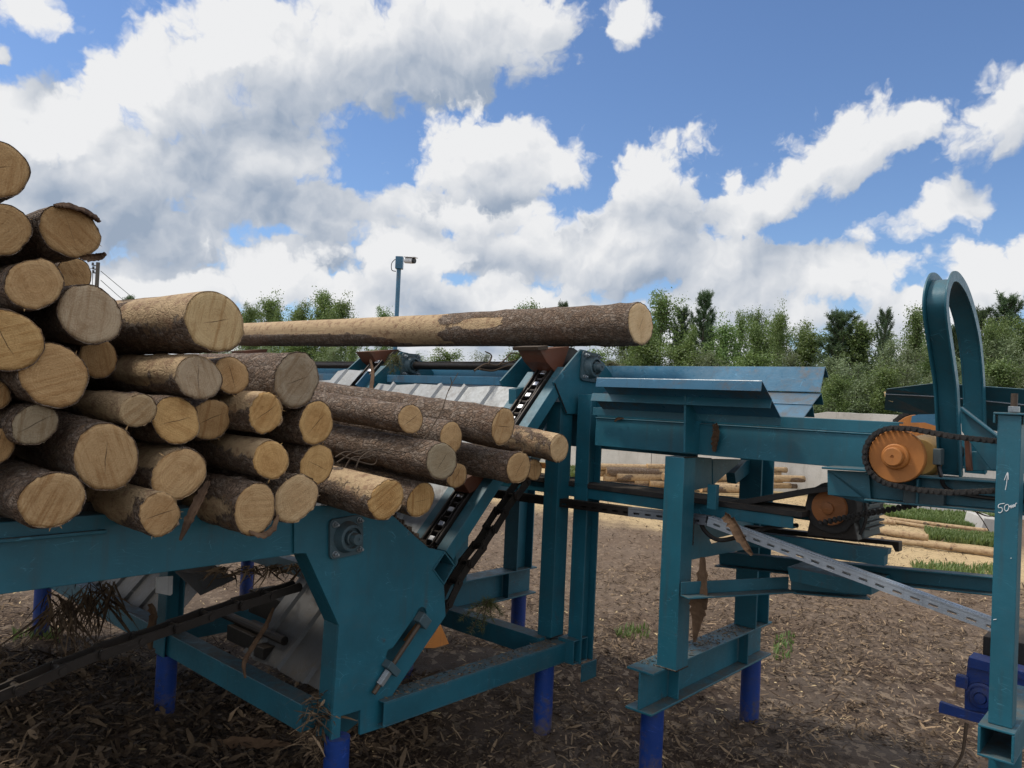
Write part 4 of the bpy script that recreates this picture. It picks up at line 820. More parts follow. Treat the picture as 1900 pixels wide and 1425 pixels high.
mb = MB().beam(W(pc-.065, plc-.01, .726), W(pc+.45, plc-.01, .726), 'tube', .096, .096, .008); sp_('foot_beam', mb); sp_('pile', MB().cyl(W(pc+.1, plc-.01, -.2), W(pc+.1, plc-.01, .677), .045, n=24), 'teal', 0, True)
def stroke(pts, r=.0010):
    P = spline([onc(x, y, pc-.0355) for x, y in pts], 5); return MB().path(P, r, 6)
STR = ([(1865.5,909),(1868,895),(1869.5,877)], [(1863.5,891),(1869.8,876.5),(1871,890)], [(1864,934),(1854,936),(1852.5,942),(1858,942),(1860,947),(1856,951.5),(1852,950)], [(1870,936),(1865,938),(1864,945),(1867,948.5),(1871,945),(1872,939),(1869.5,935.5)], [(1873,941),(1875,938),(1876,943),(1878,937),(1879.5,942),(1881.5,936),(1883,940.5),(1885,934),(1887,934)], [(1875,1036),(1877,1035.5)], [(1843,1150),(1849,1149)])
def chalk(name, ids):
    mk = MB()
    for i in ids: q = stroke(STR[i]); mk.add(q.v, q.f)
    return mk.build(name, 'chalk', post)
chalk('chalk_arrow', (0, 1)); chalk('chalk_number', (2, 3, 4)); chalk('paint_nick', (5,)); chalk('paint_nick', (6,))

# ------------------------------------------------------------------ blue machine at the lower right
bl = thing('roller_machine', W(1.75, 1.9, 0), 'ultramarine machine frame with round flange bearing at the lower right edge', 'machine')
BC = 2.05
def bp_(name, mb, mt='navy', bev=.002, sm=False): return mb.build(name, mt, bl, bev, sm)
bp_('frame_plate', MB().prism(PC([(1796,1222),(1910,1256),(1910,1382),(1836,1348),(1789,1328),(1790,1280)], BC), CV*.012)); bp_('top_angle', MB().prism(PC([(1797,1219),(1910,1250),(1910,1264),(1794,1238)], BC-.03), CV*.10)); bp_('arm', MB().prism(PC([(1773,1253),(1796,1258),(1795,1280),(1772,1274)], BC-.02), CV*.04)); bp_('arm', MB().prism(PC([(1743,1302),(1792,1318),(1846,1330),(1910,1356),(1910,1386),(1838,1348),(1741,1322)], BC-.025), CV*.022))
q = onc(1822, 1292, BC-.002); bp_('flange_bearing', MB().lathe(q, -CV, [(0, .056), (.012, .056), (.014, .046), (.030, .040), (.032, .024), (.020, .022), (.045, .020), (.046, .004)], 32), 'navy', 0, True)
bp_('belt_bed', MB().prism(PC([(1824,1180),(1910,1196),(1910,1240),(1823,1226)], BC+.12), CV*.5), 'rubber', .004); bp_('leg', MB().prism(PC([(1838,1340),(1856,1346),(1856,1480),(1838,1480)], BC+.02), CV*.05)); bp_('leg', MB().prism(PC([(1900,1360),(1918,1366),(1918,1480),(1900,1480)], BC+.6), CV*.05))
tw = thing('hanging_twig', onc(1790,1345,BC-.05), 'dark leafy twig hanging from the blue machine beside the steel post', 'twig')
MB().path(spline([onc(1793,1342,BC-.04), onc(1789,1378,BC-.05), onc(1784,1402,BC-.05), onc(1770,1425,BC-.05)]), .008, 7, .6).build('stem', 'twig', tw)

# ------------------------------------------------------------------ loose bark, twigs and branches
def ribbon_strip(pts, widths, side, th=.004, curl=.45, seed=1):
    """peeled bark strip along a path, curved across its width"""
    P = spline(pts, 7); n = len(P); rr = random.Random(seed); vs = []; tn = []
    for i, q in enumerate(P):
        d = (P[min(i+1, n-1)]-P[max(i-1, 0)]).normalized(); s_ = (side-d*side.dot(d)).normalized(); u = s_.cross(d); f = i/(n-1)*(len(widths)-1); k = min(int(f), len(widths)-2); w = widths[k]+(widths[k+1]-widths[k])*(f-k)
        w *= 1+.45*noise.noise((i*.9, seed, 0))+.25*noise.noise((i*2.3, seed, 4))
        for a in (-1, -.4, .3, 1): vs.append(q+s_*(w*.5*a)-u*(curl*w*a*a)+u*.004*noise.noise((i*.7, a*2, seed)))
    m = len(vs); off = [side.cross((P[min(i//4+1, n-1)]-P[max(i//4-1, 0)]).normalized()).normalized()*th for i in range(m)]
    vs += [v+o for v, o in zip(vs, off)]; fs = []
    for i in range(n-1):
        for j in range(3):
            a = i*4+j; fs.append((a, a+4, a+5, a+1)); fs.append((m+a, m+a+1, m+a+5, m+a+4))
        fs.append((i*4, m+i*4, m+i*4+4, i*4+4)); fs.append((i*4+3, i*4+7, m+i*4+7, m+i*4+3))
    fs += [(j, j+1, m+j+1, m+j) for j in range(3)]+[((n-1)*4+j, m+(n-1)*4+j, m+(n-1)*4+j+1, (n-1)*4+j+1) for j in range(3)]
    mb = MB(); mb.add(vs, fs); return mb
def bark_thing(name, pts, widths, side, label, mt='barkstrip', cat='bark strip', tone=.4, seed=1, curl=.42, th=.004):
    root = thing(name, pts[0], label, cat); o = ribbon_strip(pts, widths, side, th, curl, seed).build('strip', mt, root)
    a = o.data.attributes.new('tone', 'FLOAT', 'POINT'); a.data.foreach_set('value', [min(1, max(0, tone+.5*noise.noise((v.co.x*25, v.co.y*25, v.co.z*25)))) for v in o.data.vertices]); return root
S1 = (CV*.6+LV*.5).normalized()
bark_thing('bark_strip', [onl(388,893,.29), onl(372,925,.30), onl(352,965,.31), onl(334,1003,.31)], [.010, .026, .024, .006], S1, 'dark bark strip hanging down in front of the teal beam below the pile', tone=.1, seed=2)
bark_thing('bark_strip', [onl(462,986,.275), onl(485,991,.285), onl(503,980,.28), onl(516,955,.27)], [.008, .028, .026, .006], LV, 'curled bark flap peeling off the underside of a bottom row log', tone=.45, seed=3)
bark_thing('bark_strip', [onl(148,478,.16), onl(168,478,.18), onl(185,476,.20), onl(196,470,.21)], [.006, .022, .020, .010], ZV*.8+LV*.3, 'reddish bark flap sticking out against the sky at the upper left', tone=.35, seed=4)
bark_thing('bark_strip', [onl(100,381,.15), onl(118,378,.152), onl(150,386,.154), onl(176,401,.15), onl(186,412,.15)], [.012, .03, .03, .024, .008], LV, 'bark rim lifted over the upper edge of the second highest log', tone=.15, seed=14)
bark_thing('bark_strip', [onc(1304,1034,1.35), onc(1303,1080,1.34), onc(1297,1120,1.33), onc(1294,1150,1.33), onc(1288,1192,1.32)], [.02, .05, .085, .05, .008], LV, 'long torn bark slab hanging by the near column of the trough', tone=.5, seed=5, curl=.1)
bark_thing('bark_strip', [onc(1345,956,1.34), onc(1362,972,1.33), onc(1378,1000,1.32), onc(1396,1030,1.32)], [.03, .045, .04, .012], ZV*.5+LV*.5, 'brown bark slab caught under the slotted tray right of the column', tone=.55, seed=6)
bark_thing('bark_strip', [onc(1327,786,1.385), onc(1331,800,1.38), onc(1328,820,1.385), onc(1326,838,1.385)], [.018, .03, .03, .012], LV, 'brown bark scrap stuck to the trough side beside the gusset', tone=.2, seed=7)
bark_thing('bark_strip', [onc(1141,782,1.39), onc(1147,777,1.38), onc(1157,776,1.385)], [.006, .014, .006], ZV, 'small pale curl of bark stuck on the dark trough beam', tone=.8, seed=8)
bark_thing('bark_strip', [I(.55,-1.30,.012), I(.70,-1.31,.014), I(.84,-1.33,.03), I(.98,-1.38,.075), I(1.06,-1.43,.13)], [.02, .055, .045, .03, .012], LV, 'brown bark strip lying up the tin sheet beside the second chain', tone=.4, seed=9, curl=.1)
bark_thing('bark_strip', [onl(455,1258,-.35), onl(452,1228,-.36), onl(472,1192,-.38), onl(492,1160,-.40), onl(507,1128,-.42)], [.008, .018, .022, .02, .01], LV*.7+CV*.4, 'thin bark stick leaning on the tin sheet under the deck', tone=.4, seed=10)
bark_thing('bark_strip', [onl(281,1120,-1.22), onl(290,1140,-1.22), onl(285,1172,-1.22), onl(281,1205,-1.2)], [.03, .055, .05, .02], LV, 'orange brown bark piece hanging on the dark frame post', tone=.45, seed=11)
bark_thing('splinter', [onc(1641,727,1.83), onc(1649,739,1.82), onc(1657,745,1.82)], [.004, .016, .008], ZV, 'yellow wood splinter stuck on the tip of the dark hood', mt='sawdust', cat='splinter', tone=.5, seed=12)
bark_thing('wood_slab', [onz(380,1388,.06), onz(430,1378,.07), onz(480,1379,.07), onz(540,1381,.05)], [.03, .05, .045, .01], CV*.7+ZV*.6, 'pale brown wood slab lying on the dark litter under the deck', cat='wood slab', tone=.7, seed=13, curl=.1)
def twigs(name, paths, r, label, cat='twig', mt='twig', tap=.45):
    root = thing(name, paths[0][0], label, cat)
    for p in paths: MB().path(spline(p, 6), r, 6, tap).build('stem', mt, root, 0, True)
    return root
T = lambda pts, l: [onl(x, y, l) for x, y in pts]
twigs('twig_bundle', [T([(625,858),(660,838),(700,836),(745,842),(800,812)], .42), T([(632,842),(655,852),(690,845),(720,822)], .43), T([(640,868),(652,850),(672,848),(688,852)], .42), T([(660,868),(672,846),(705,833),(760,838),(812,815)], .44), T([(775,828),(800,795),(820,760),(832,725),(850,692)], .40), T([(832,725),(838,712),(836,700)], .40), T([(640,848),(690,862),(700,850)], .43), T([(622,848),(642,838),(668,842),(690,826)], .425)], .0026, 'tangle of thin dry twigs lying over the grey ended log on the incline', 'twigs')
twigs('dry_branch', [T([(880,688),(900,676),(925,678),(960,668),(1000,664)], -.45), T([(905,678),(912,660),(900,652)], -.45), T([(925,678),(938,666),(950,655),(968,659)], -.44), T([(890,685),(915,688),(940,680),(985,672)], -.46)], .006, 'dry branch caught on the head shaft under the long top log', 'branch')
twigs('hanging_rootlet', [PC([(1785,925),(1800,940),(1818,958),(1835,985)], 1.40), PC([(1790,926),(1815,938),(1845,944)], 1.40), PC([(1784,928),(1786,942),(1790,950)], 1.40), PC([(1812,950),(1830,957),(1848,958)], 1.40)], .003, 'thin dark rootlets hanging from the drive beam beside the steel post', 'twigs')
def fir(name, base, dirs, label, n=1):
    root = thing(name, base, label, 'fir branch'); rr = random.Random(hash(label) % 999 if False else len(label)); vs = []; fs = []; tn = []
    for tip in dirs:
        pts = spline([base, base.lerp(tip, .5)+ZV*.015, tip], 8); MB().path(pts, .0035, 6, .4).build('stem', 'twig', root, 0, True)
        for i in range(230):
            f = rr.random(); q = pts[int(f*(len(pts)-1))]; d = (tip-base).normalized(); side = Vector((rr.uniform(-1, 1), rr.uniform(-1, 1), rr.uniform(-.7, 1))).normalized(); nd = (d*.7+side).normalized(); L = .018+.022*rr.random(); w = nd.orthogonal().normalized()*.0013; k = len(vs)
            q = q+side*.022*rr.random()*(1-f*.5); vs += [q-w, q+w, q+nd*L]; fs.append((k, k+1, k+2)); tn += [rr.random()]*3
    o = np_mesh('needles', np.array([tuple(v-base) for v in vs]), np.array(fs), 'fir', tn, root); return root
fir('fir_branch', onc(1128,676,1.86), [onc(1146,706,1.84), onc(1160,700,1.86), onc(1170,694,1.88), onc(1152,688,1.9)], 'yellowish fir twig lying over the trough lip beside the top bearing plate')
b_ = onl(905,1115,-.35); fir('fir_branch', b_, [onl(872,1175,-.3), onl(893,1172,-.28), onl(912,1150,-.3), onl(856,1150,-.32), onl(930,1140,-.35)], 'green fir twig drooping over the base beam behind the side plate')
fir('fir_branch', onl(735,662,-1.35), [onl(728,690,-1.3), onl(718,680,-1.32), onl(740,684,-1.3)], 'withered fir twig hanging from the second chain head')
# hanging mass of bark shreds on the far left of the deck, straw and shreds by the foot of the side plate
def shreds(n, fn, seed, label, name='bark_shreds', L=(.12, .42), w=(.006, .022), tones=(0, .7), mt='litter'):
    r = np.random.RandomState(seed); V = []; Fc = []; tn = []
    for i in range(n):
        p, d = fn(r); ln = L[0]+(L[1]-L[0])*r.rand()**1.6; ww = w[0]+(w[1]-w[0])*r.rand()**1.6; d = Vector(d).normalized(); s_ = d.cross(Vector(r.randn(3))).normalized(); b = Vector(r.randn(3))*.10*ln; k0 = len(V); t0 = tones[0]+(tones[1]-tones[0])*r.rand()**1.6
        for j in range(5):
            f = j/4; q = Vector(p)+d*(ln*f)+b*(f*f)*1.3; g = ww*(1-abs(f-.45)*1.5)*.5; V += [tuple(q-s_*g), tuple(q+s_*g)]; tn += [t0, t0]
        for j in range(4): a = k0+j*2; Fc.append((a, a+1, a+3, a+2))
    o = np_mesh(name, np.array(V), np.array(Fc), mt, tn); return tag(o, label, 'bark shreds', None, 'stuff')
def hang(r):
    x = 85+130*r.rand(); y = 1075+55*r.rand()+(30*r.rand() if x < 160 else 0); p = onl(x, y, -.9-.8*r.rand()); return p, (.6*r.randn(), .6*r.randn(), -.9)
shreds(200, hang, 11, 'matted bark shreds hanging below the log deck at the far left', L=(.06, .30), w=(.005, .020), tones=(0, .30))
def under(r): x = 380+180*r.rand(); p = onl(x, 1052+10*r.rand()-(x-380)*.05, -.3-.5*r.rand()); return p, (r.randn(), r.randn(), -.5)
shreds(150, under, 12, 'bark crumbs and shreds caught under the feed beam', L=(.04, .14), w=(.004, .014))
def foot(r): p = onl(560+50*r.rand()**.6, 1395-110*r.rand()**1.5, -.02-.10*r.rand()); p.z = max(p.z, .30+.01*r.rand()); return p, (.8*r.randn(), .8*r.randn(), -.5+.6*r.rand())
shreds(330, foot, 13, 'straw and bark shreds piled against the foot of the side plate', L=(.03, .13), w=(.003, .013), tones=(0, .9))
def onbeam(r): c = .3+1.1*r.rand(); return W(c, -.05+.09*r.rand(), .488), (r.randn(), r.randn(), .1*r.randn())
shreds(420, onbeam, 14, 'fine bark dust lying along the top of the near base beam', L=(.006, .025), w=(.003, .008), tones=(0, .8))
def onbed(r): c = 1.25+1.0*r.rand(); return W(c, .60+.11*r.rand(), .574), (r.randn(), r.randn(), .1*r.randn())
shreds(420, onbed, 15, 'fine bark dust lying on the base girder of the trough support', L=(.006, .025), w=(.003, .008), tones=(0, .8))

# ------------------------------------------------------------------ concrete wall, debarked logs, grass
w0, w1 = onz(1058, 864, 0), onz(1823, 957, 0); wdv = (w1-w0); wdv.z = 0; wl = wdv.length; wdv.normalize(); wn = Vector((wdv.y, -wdv.x, 0)); 
if wn.y > 0: wn = -wn
PLN = 3.15; st = w0-wdv*(PLN*9+.55); rp = random.Random(4)
WL = ['grey concrete wall panel at the %s of the row', 'weathered concrete wall panel, %s in the row']
names_ = {9: 'concrete wall panel behind the debarked log stack', 10: 'concrete wall panel seen through the trough frame left of the orange roller', 11: 'concrete wall panel below the bushes with chipped upper corner', 12: 'rightmost concrete wall panel, ending by the grass behind the steel post'}
for i in range(13):
    a = st+wdv*(PLN*i+.008); h = 1.74+.025*rp.random(); root = thing('concrete_wall', a, names_.get(i, 'far grey concrete wall panel beyond the log deck, left of the log stack'), 'wall panel', 'concrete wall panels')
    L = PLN-.016; th = Vector((0, 0, 0))-wn*.16; pts = []
    nk = 14; top = []
    for k in range(nk+1): top.append(a+wdv*(L*k/nk)+ZV*(h+(.012*noise.noise((k*.8, i, 0)))-(.05 if i == 11 and k in (3, 4) else 0)))
    MB().prism([a-ZV*.2]+top+[a+wdv*L-ZV*.2], th).build('panel', 'concrete', root, .006)
blk = thing('concrete_block', onz(1835, 985, 0), 'pale concrete block with sloping side at the right end of the wall', 'block'); p_ = onz(1822, 985, 0); d_ = p_.y
MB().prism([atd(x, y, d_) for x, y in ((1820,985),(1826,961),(1862,966),(1866,992))], Vector((.2, .8, 0))).build('block', 'concrete', blk, .01)
GS = 'debarked logs stacked by the concrete wall'
for k, (px, py, r) in enumerate([(1123,876,9.5),(1109,876,8.5),(1187,874,7),(1143,885,7.5),(1163,886,8),(1190,886,7),(1121,887,7),(1176,895,6),(1219,898,5),(1106,866,7),(1150,897,6),(1200,866,6),(1134,899,6),(1205,897,6),(1112,898,7),(1230,884,7)]):
    E = atd(px, py, 15.2+.12*(k % 3)); E.z = max(E.z, .05); make_log(E, Vector((.965, .26, 0)), r/F*15.2, 3.2, 'peeled pale log in the low stack in front of the concrete wall', GS, (.50, .34, .17) if k % 3 else (.34, .24, .14), .95 if k % 4 else .3, seed=200+k, fray=.2, ns=18)
GR = 'debarked logs lying on the yard at the right'
for k, (a, b, r, lab) in enumerate([((1653,962),(1833,984),4.5,'thin yellow log farthest back on the yard near the grass'), ((1650,966),(1850,998),4.5,'long yellow log just before the farthest one, running behind the post'), ((1598,983),(1722,999),7,'short thick peeled log left of the grass patch'), ((1628,1000),(1722,1010),6,'greyish peeled log nearest to the waste conveyor motor'), ((1716,1010),(1880,1032),7,'nearest peeled log running right behind the steel post'), ((1590,962),(1662,970),5,'yellow log lying behind the lower motor')]):
    A, B = onz(a[0], a[1], .05), onz(b[0], b[1], .05); rr_ = r/F*A.y*.9; A.z = B.z = rr_+.01; make_log(B, A-B, rr_, (A-B).length, lab, GR, (.52, .37, .19), .97, seed=300+k, fray=.2, ns=18, taper=.05)
lo = onz(1345, 912, .1); make_log(atd(1300, 905, 15), Vector((.965, .2, 0)), .10, 1.1, 'single brown log butt lying right of the stack behind the braces', GS, (.45, .30, .16), .6, seed=330, fray=.2, ns=18)
def grass_patch(fn, n, seed, label, h=(.04, .12)):
    r = np.random.RandomState(seed); P = np.array([fn(r) for _ in range(n)]); Z = np.array([g_height(x, y) for x, y in P]); yaw = r.rand(n)*6.28; H_ = h[0]+(h[1]-h[0])*r.rand(n); ln = (r.rand(n)*.7)*H_; w = .004+.006*r.rand(n); w *= np.maximum(1, P[:, 1]/7)
    dx, dy = np.cos(yaw), np.sin(yaw); B = np.stack([P[:, 0], P[:, 1], Z-.01], 1); sd = np.stack([-dy*w, dx*w, 0*w], 1); mid = B+np.stack([dx*ln*.3, dy*ln*.3, H_*.6], 1); tip = B+np.stack([dx*ln, dy*ln, H_], 1)
    V = np.stack([B-sd, B+sd, mid+sd*.8, mid-sd*.8, tip], 1).reshape(-1, 3); b = np.arange(n)[:, None]*5; Fc = np.concatenate([b+np.array([0, 1, 2]), b+np.array([0, 2, 3]), b+np.array([3, 2, 4])], 0); return tag(np_mesh('grass', V, Fc, 'grass', np.repeat(r.rand(n), 5)), label, 'grass', None, 'stuff')
def quad(r, a, b, c, d):
    u, v = r.rand(), r.rand(); p = onz(*[a[i]*(1-u)*(1-v)+b[i]*u*(1-v)+c[i]*u*v+d[i]*(1-u)*v for i in (0, 1)], 0); return p.x, p.y
grass_patch(lambda r: quad(r, (1600,938), (1845,960), (1845,985), (1650,958)), 9000, 21, 'green grass verge at the foot of the concrete wall')
grass_patch(lambda r: quad(r, (1715,985), (1850,1000), (1850,1018), (1725,1002)), 6000, 22, 'green grass patch between the peeled logs')
grass_patch(lambda r: quad(r, (1690,1045), (1850,1050), (1850,1070), (1700,1065)), 700, 23, 'thin grass on the bare ground near the steel post', (.04, .10))
grass_patch(lambda r: quad(r, (1055,868), (1100,872), (1100,890), (1055,885)), 2500, 24, 'green grass at the wall foot beside the elevator posts')
grass_patch(lambda r: quad(r, (1150,1165), (1205,1160), (1205,1185), (1140,1185)), 110, 25, 'few grass tufts on the litter beside the tall twin posts', (.03, .08))
grass_patch(lambda r: quad(r, (1440,1180), (1475,1180), (1465,1225), (1430,1225)), 90, 26, 'few weeds on the litter behind the far trough column', (.03, .07))
grass_patch(lambda r: quad(r, (20,1180), (110,1180), (110,1215), (20,1215)), 130, 27, 'sparse weeds by the far left blue pile', (.03, .08))

# ------------------------------------------------------------------ camera pole and power line
cpz = atd(738, 600, 10.5); cpole = thing('camera_pole', Vector((cpz.x-.02, 10.5, 0)), 'tall thin blue pole with white security camera on top behind the long log', 'camera pole')
x0 = cpole.location.x; tp_ = atd(744, 497, 10.5); zt_ = tp_.z
MB().cyl((x0, 10.5, -.2), (x0+.0, 10.5, zt_), .030, n=16).build('pole', 'sheet_teal', cpole, 0, True); MB().obox((x0-.045, 10.44, zt_-.02), Vector((.10, 0, 0)), Vector((0, .10, 0)), ZV*.17).build('junction_box', 'sheet_teal', cpole, .006)
cam_b = atd(752, 483, 10.4); MB().cyl(cam_b, cam_b+Vector((.115, -.06, -.012)), .040, .040, 18).obox(cam_b+Vector((-.02, -.05, .036)), Vector((.16, -.08, -.014)), Vector((.04, .08, 0)), ZV*.012).build('camera_body', 'white', cpole, .004, True)
MB().cyl(cam_b+Vector((.114, -.0595, -.012)), cam_b+Vector((.140, -.073, -.015)), .038, .036, 18).build('lens', 'black', cpole, .003, True); MB().path(spline([(x0-.045, 10.42, zt_+.10), (x0-.085, 10.40, zt_+.04), (x0-.08, 10.40, zt_-.05), (x0-.03, 10.44, zt_-.06)]), .006, 6).build('cable_loop', 'black', cpole, 0, True)
up_ = atd(182, 487, 42); upole = thing('utility_pole', Vector((up_.x, 42, 0)), 'weathered utility pole with wires behind the upper left logs', 'utility pole')
MB().cyl((up_.x, 42, -.3), (up_.x, 42, up_.z), .14, .10, 12).build('pole', 'polewood', upole, 0, True)
for k, (y, w) in enumerate(((493, 9), (500, 8), (507, 8))):
    a, b = atd(181, y, 42), atd(181-w, y-1, 42); MB().path([a, b], .035, 6).cyl(b-ZV*.02, b+ZV*.14, .06, n=8).build('insulator_arm', 'wire', upole)
for (x, y, x2, y2, d2) in ((187, 503, 330, 612, 60), (187, 520, 300, 610, 60), (173, 497, -60, 560, 25), (172, 505, 168, 640, 42)): MB().path(spline([atd(x, y, 42), atd((x+x2)/2, (y+y2)/2+4, (42+d2)/2), atd(x2, y2, d2)], 6), .018, 5).build('wire', 'wire', upole)

# ------------------------------------------------------------------ trees beyond the wall
def leaf_cloud(r, C, sig, n, size, asp=.6, droop=0.0, out=None):
    """n leaves round each clump centre"""
    m_ = len(C)*n; P = np.repeat(C, n, 0)+r.randn(m_, 3)*np.repeat(sig, n)[:, None]; nr = r.randn(m_, 3); nr[:, 2] = np.abs(nr[:, 2])+.3; nr /= np.linalg.norm(nr, axis=1)[:, None]
    t = np.cross(nr, r.randn(m_, 3)); t /= np.linalg.norm(t, axis=1)[:, None]; t[:, 2] -= droop; t /= np.linalg.norm(t, axis=1)[:, None]; b = np.cross(nr, t); s_ = size*(.6+.8*r.rand(m_))[:, None]
    V = np.stack([P-t*s_*.5, P+b*s_*asp*.5, P+t*s_*.5, P-b*s_*asp*.5], 1).reshape(-1, 3); k = np.arange(m_)[:, None]*4; return V, k+np.array([0, 1, 2, 3]), np.repeat(r.rand(m_), 4)
def tree_proto(kind, seed, label):
    """unit-height tree: trunk with limbs and a leafy crown; scaled per copy"""
    r = np.random.RandomState(seed); rr = random.Random(seed); H_ = 5.0; root = thing(kind, Vector((0, 0, 0)), label, 'tree', 'trees beyond the wall'); mb = MB()
    lean = Vector((rr.uniform(-.15, .15), rr.uniform(-.1, .1), 0)); tr = [Vector((0, 0, -.2)), lean*.3+ZV*H_*.3, lean*.7+ZV*H_*.65, lean+ZV*H_*.97]; trunk = spline(tr, 6); mb.path(trunk, .065, 8, .12); C = []; sg = []
    def tp2(f): k = f*(len(trunk)-1); i = min(int(k), len(trunk)-2); return trunk[i].lerp(trunk[i+1], k-i)
    if kind in ('birch_tree', 'willow_bush'):
        nb = 34 if kind == 'birch_tree' else 44
        for i in range(nb):
            f = .16+.82*(i/nb) if kind == 'birch_tree' else .05+.85*rr.random(); b0 = tp2(f); a = rr.random()*6.28; R0 = (1.15*(1-f)**.75+.16) if kind == 'birch_tree' else (1.5*(1-f*.8)*(.5+.6*rr.random())); R0 *= .65+.6*rr.random()
            tip = b0+Vector((math.cos(a)*R0, math.sin(a)*R0, R0*(.55 if kind == 'birch_tree' else .9)*(.6+.6*rr.random()))); tip.z = min(tip.z, H_*1.03); md = b0.lerp(tip, .5)+Vector((0, 0, -.05)); bp = spline([b0, md, tip], 4); mb.path(bp, .016, 5, .3)
            for j in range(7):
                q = bp[min(len(bp)-1, 2+int(rr.random()**.7*(len(bp)-2)))]; C.append(tuple(q+Vector((rr.gauss(0, .12), rr.gauss(0, .12), rr.gauss(0, .10))))); sg.append(.07+.09*rr.random())
        for i in range(14): q = tp2(.78+.22*i/14); C.append(tuple(q+Vector((rr.gauss(0, .06), rr.gauss(0, .06), 0)))); sg.append(.06)
        C = np.array(C); V, Fc, tn = leaf_cloud(r, C, np.array(sg), 58 if kind == 'birch_tree' else 56, .064 if kind == 'birch_tree' else .085, .62 if kind == 'birch_tree' else .26, .35); mt = 'birch' if kind == 'birch_tree' else 'willow'
    else:
        P0 = []; D0 = []
        lv = 17
        for i in range(lv):
            f = .10+.88*i/lv; b0 = tp2(f); n = 6 if f < .8 else 4
            for k in range(n):
                a = 6.28*k/n+i*1.1+rr.uniform(-.3, .3); R0 = (1.15*(1-f)**.85+.09)*(.55+.6*rr.random()); up_ = R0*(.35+.75*f)
                tip = b0+Vector((math.cos(a)*R0, math.sin(a)*R0, up_)); md = b0.lerp(tip, .55)-ZV*.09*R0; bp = spline([b0, md, tip], 5); mb.path(bp, .018, 5, .3)
                for q0, q1 in zip(bp[2:], bp[3:]):
                    for _ in range(2):
                        sd = Vector((rr.gauss(0, 1), rr.gauss(0, 1), rr.gauss(.4, .6))).normalized(); d = ((q1-q0).normalized()*.8+sd*.7+ZV*.3).normalized(); P0.append(q0.lerp(q1, rr.random())); D0.append(d*(.10+.12*rr.random()))
                P0.append(tip-(tip-md).normalized()*.05); D0.append((tip-md).normalized()*.22+ZV*.05)
        for i in range(10): P0.append(tp2(.85+.14*i/10)); D0.append(Vector((rr.gauss(0, .08), rr.gauss(0, .08), .18)))
        P0 = np.array([tuple(q) for q in P0]); D0 = np.array([tuple(q) for q in D0]); n = 17; m_ = len(P0)*n; f = np.tile(np.linspace(0, 1, n), len(P0))[:, None]; B = np.repeat(P0, n, 0)+np.repeat(D0, n, 0)*f; ax = np.repeat(D0, n, 0); ax /= np.linalg.norm(ax, axis=1)[:, None]; sd = r.randn(m_, 3); sd -= ax*np.sum(sd*ax, 1)[:, None]; sd /= np.linalg.norm(sd, axis=1)[:, None]; nd = ax*.75+sd; nd /= np.linalg.norm(nd, axis=1)[:, None]; Ln = (.07+.05*r.rand(m_))[:, None]; wv_ = np.cross(nd, r.randn(m_, 3)); wv_ /= np.linalg.norm(wv_, axis=1)[:, None]; wv_ *= .0085
        V = np.stack([B-wv_, B+wv_, B+nd*Ln+wv_*.4, B+nd*Ln-wv_*.4], 1).reshape(-1, 3); Fc = np.arange(m_)[:, None]*4+np.array([0, 1, 2, 3]); tn = np.repeat(r.rand(m_), 4); mt = 'pine'
    mb.build('trunk', 'trunk', root, 0, True); np_mesh('crown', V, Fc, mt, tn, root); return root
protos = {}
def place_tree(kind, var, x, y, h, wid, label):
    key = (kind, var)
    if key not in protos: protos[key] = tree_proto(kind, 40+var*7+len(kind), label); o = protos[key]
    else:
        o = protos[key].copy(); COL.objects.link(o)
        for ch_ in protos[key].children: c = ch_.copy(); COL.objects.link(c); c.parent = o
        o['label'] = label
    s_ = h/5.0; o.location = (x, y, 0); o.scale = (s_*wid, s_*wid, s_); o.rotation_euler = (0, 0, rng.random()*6.28); return o
rng = random.Random(12)
def wall_d(px):
    v = ray(px, 800); # distance where the line of sight crosses the wall
    q = w0-EV; k = (q.x*(-wdv.y)+q.y*wdv.x)/(v.x*(-wdv.y)+v.y*wdv.x); return k*v.y
B, Wb, P = 'birch_tree', 'willow_bush', 'pine_tree'
bl_, wl_, pl_ = 'leafy young birch in the green tree row beyond the wall', 'pale willow bush low in the green row beyond the wall', 'dark young pine in the green tree row beyond the wall'
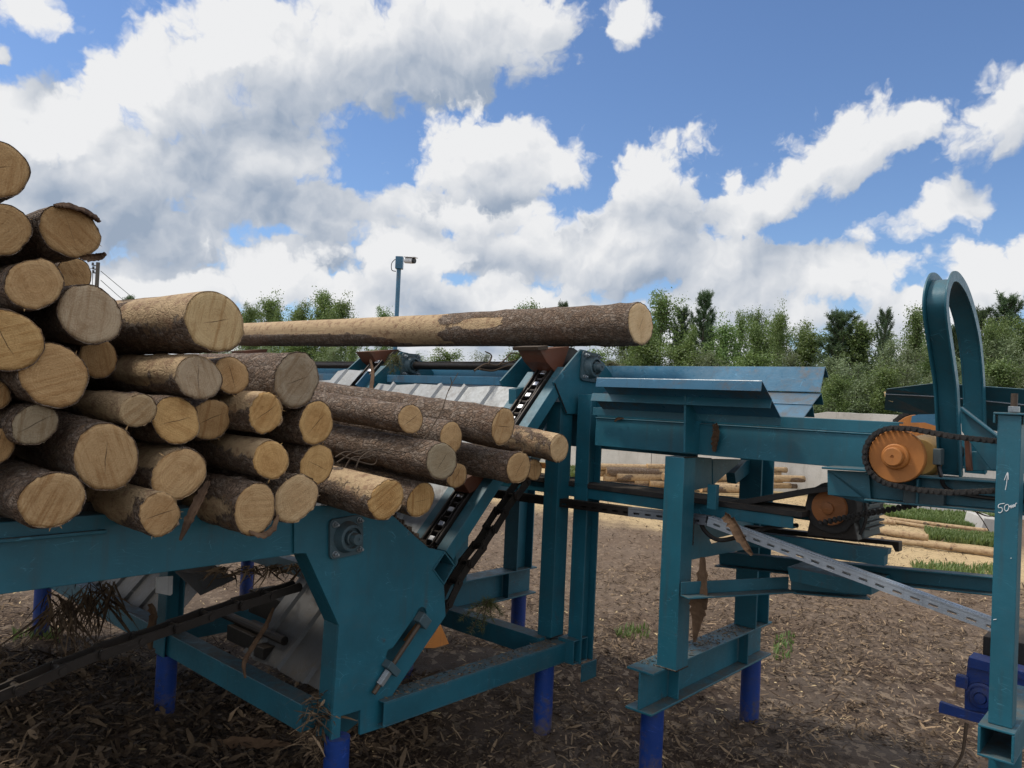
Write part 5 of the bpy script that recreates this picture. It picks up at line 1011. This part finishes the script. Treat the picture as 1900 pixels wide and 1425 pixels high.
TREES = [(236,548,P,0,9,.7,'lone conifer tip showing above the logs below the power wires'), (465,572,B,0,6,1,'small birch just right of the biggest log'), (508,552,B,1,6,1,'birch between the biggest log and the camera pole'), (560,566,B,2,5,1,None), (604,541,B,0,5,1.0,'tallest birch left of the blue camera pole'), (640,556,B,1,6,.9,None), (712,574,B,2,9,.7,'small birch top just left of the blue camera pole'),
 (540,600,B,0,3,1.3,None), (990,563,B,0,6,.8,'birch top peeping over the middle of the long top log'), (1048,558,P,1,7,.6,'pine tip peeping over the bark covered part of the top log'), (1165,596,B,1,4,1.1,None), (1228,546,B,2,4,1.0,'tall birch right of the cut end of the top log'), (1266,568,P,2,5,.6,'slim pine left of the tallest pine'), (1303,538,P,0,5,.75,'tallest slender pine in the gap between top log and arch'), (1200,620,B,0,3,1.3,None), (1345,598,B,1,4,1.1,None), (1402,598,B,0,5,.8,None), (1438,600,B,2,5,1.1,'rounded birch in the middle of the gap between top log and arch'), (1500,612,B,1,5,1.2,None),
 (1566,576,P,1,4,1.15,'broad dark pine left of the arch'), (1605,604,B,2,4,1.1,None), (1650,622,Wb,0,3,1.1,'pale willow bush just left of the arch'), (1703,572,B,0,5,.75,'birch half hidden by the left leg of the arch'), (1690,640,Wb,1,2.5,1.2,None), (1765,600,B,1,5,1,None), (1826,570,P,2,5,.8,'pine just right of the arch'), (1878,543,P,0,5,.9,'tall dark pine at the right photo edge'), (1845,616,Wb,0,3,1.1,'silvery willow bush right of the arch'), (1905,600,B,2,4,1,None), (1960,580,B,1,4,1,None),
 (1590,668,Wb,1,1.8,1.3,None), (1535,655,Wb,0,2.4,1.2,None), (1470,650,Wb,1,3,1.3,None), (1390,655,B,0,2.6,1.4,None), (1320,648,Wb,0,2.6,1.3,None), (1260,640,B,2,2.6,1.4,None), (1180,650,Wb,1,3,1.3,None), (1110,650,B,0,3,1.5,None), (1040,655,Wb,0,3,1.5,None), (970,650,B,1,3,1.5,None), (900,652,Wb,1,3,1.5,None), (830,650,B,2,3,1.5,None), (770,655,Wb,0,3,1.6,None), (690,650,B,0,3,1.6,None), (620,640,Wb,1,3,1.6,None), (550,640,B,1,3,1.6,None), (480,640,Wb,0,3,1.6,None), (400,640,B,2,3,1.6,None), (1640,680,B,1,1.6,1.3,None), (1720,690,Wb,0,1.8,1.2,None), (1790,660,Wb,1,2.0,1.2,None), (1860,670,B,0,2.0,1.3,None), (1930,660,Wb,0,2,1.3,None), (1560,700,B,2,1.4,1.2,None), (1430,690,B,1,1.6,1.4,None)]
for k in range(16): TREES.append((1180+46*k+rng.randint(-14, 14), 585+rng.randint(-14, 34), rng.choice([B, B, P]), rng.randint(0, 2), 3+5*rng.random(), .45+.25*rng.random(), None))
for k in range(6): TREES.append((470+38*k+rng.randint(-10, 10), 575+rng.randint(-10, 20), B, rng.randint(0, 2), 3+4*rng.random(), .5+.2*rng.random(), None))
for (px, py, k, v_, back, wid, lab) in TREES:
    d = min(wall_d(px), 34)+back; q = atd(px, py, d); place_tree(k, v_, q.x, d, q.z, wid, lab or {B: bl_, Wb: wl_, P: pl_}[k])
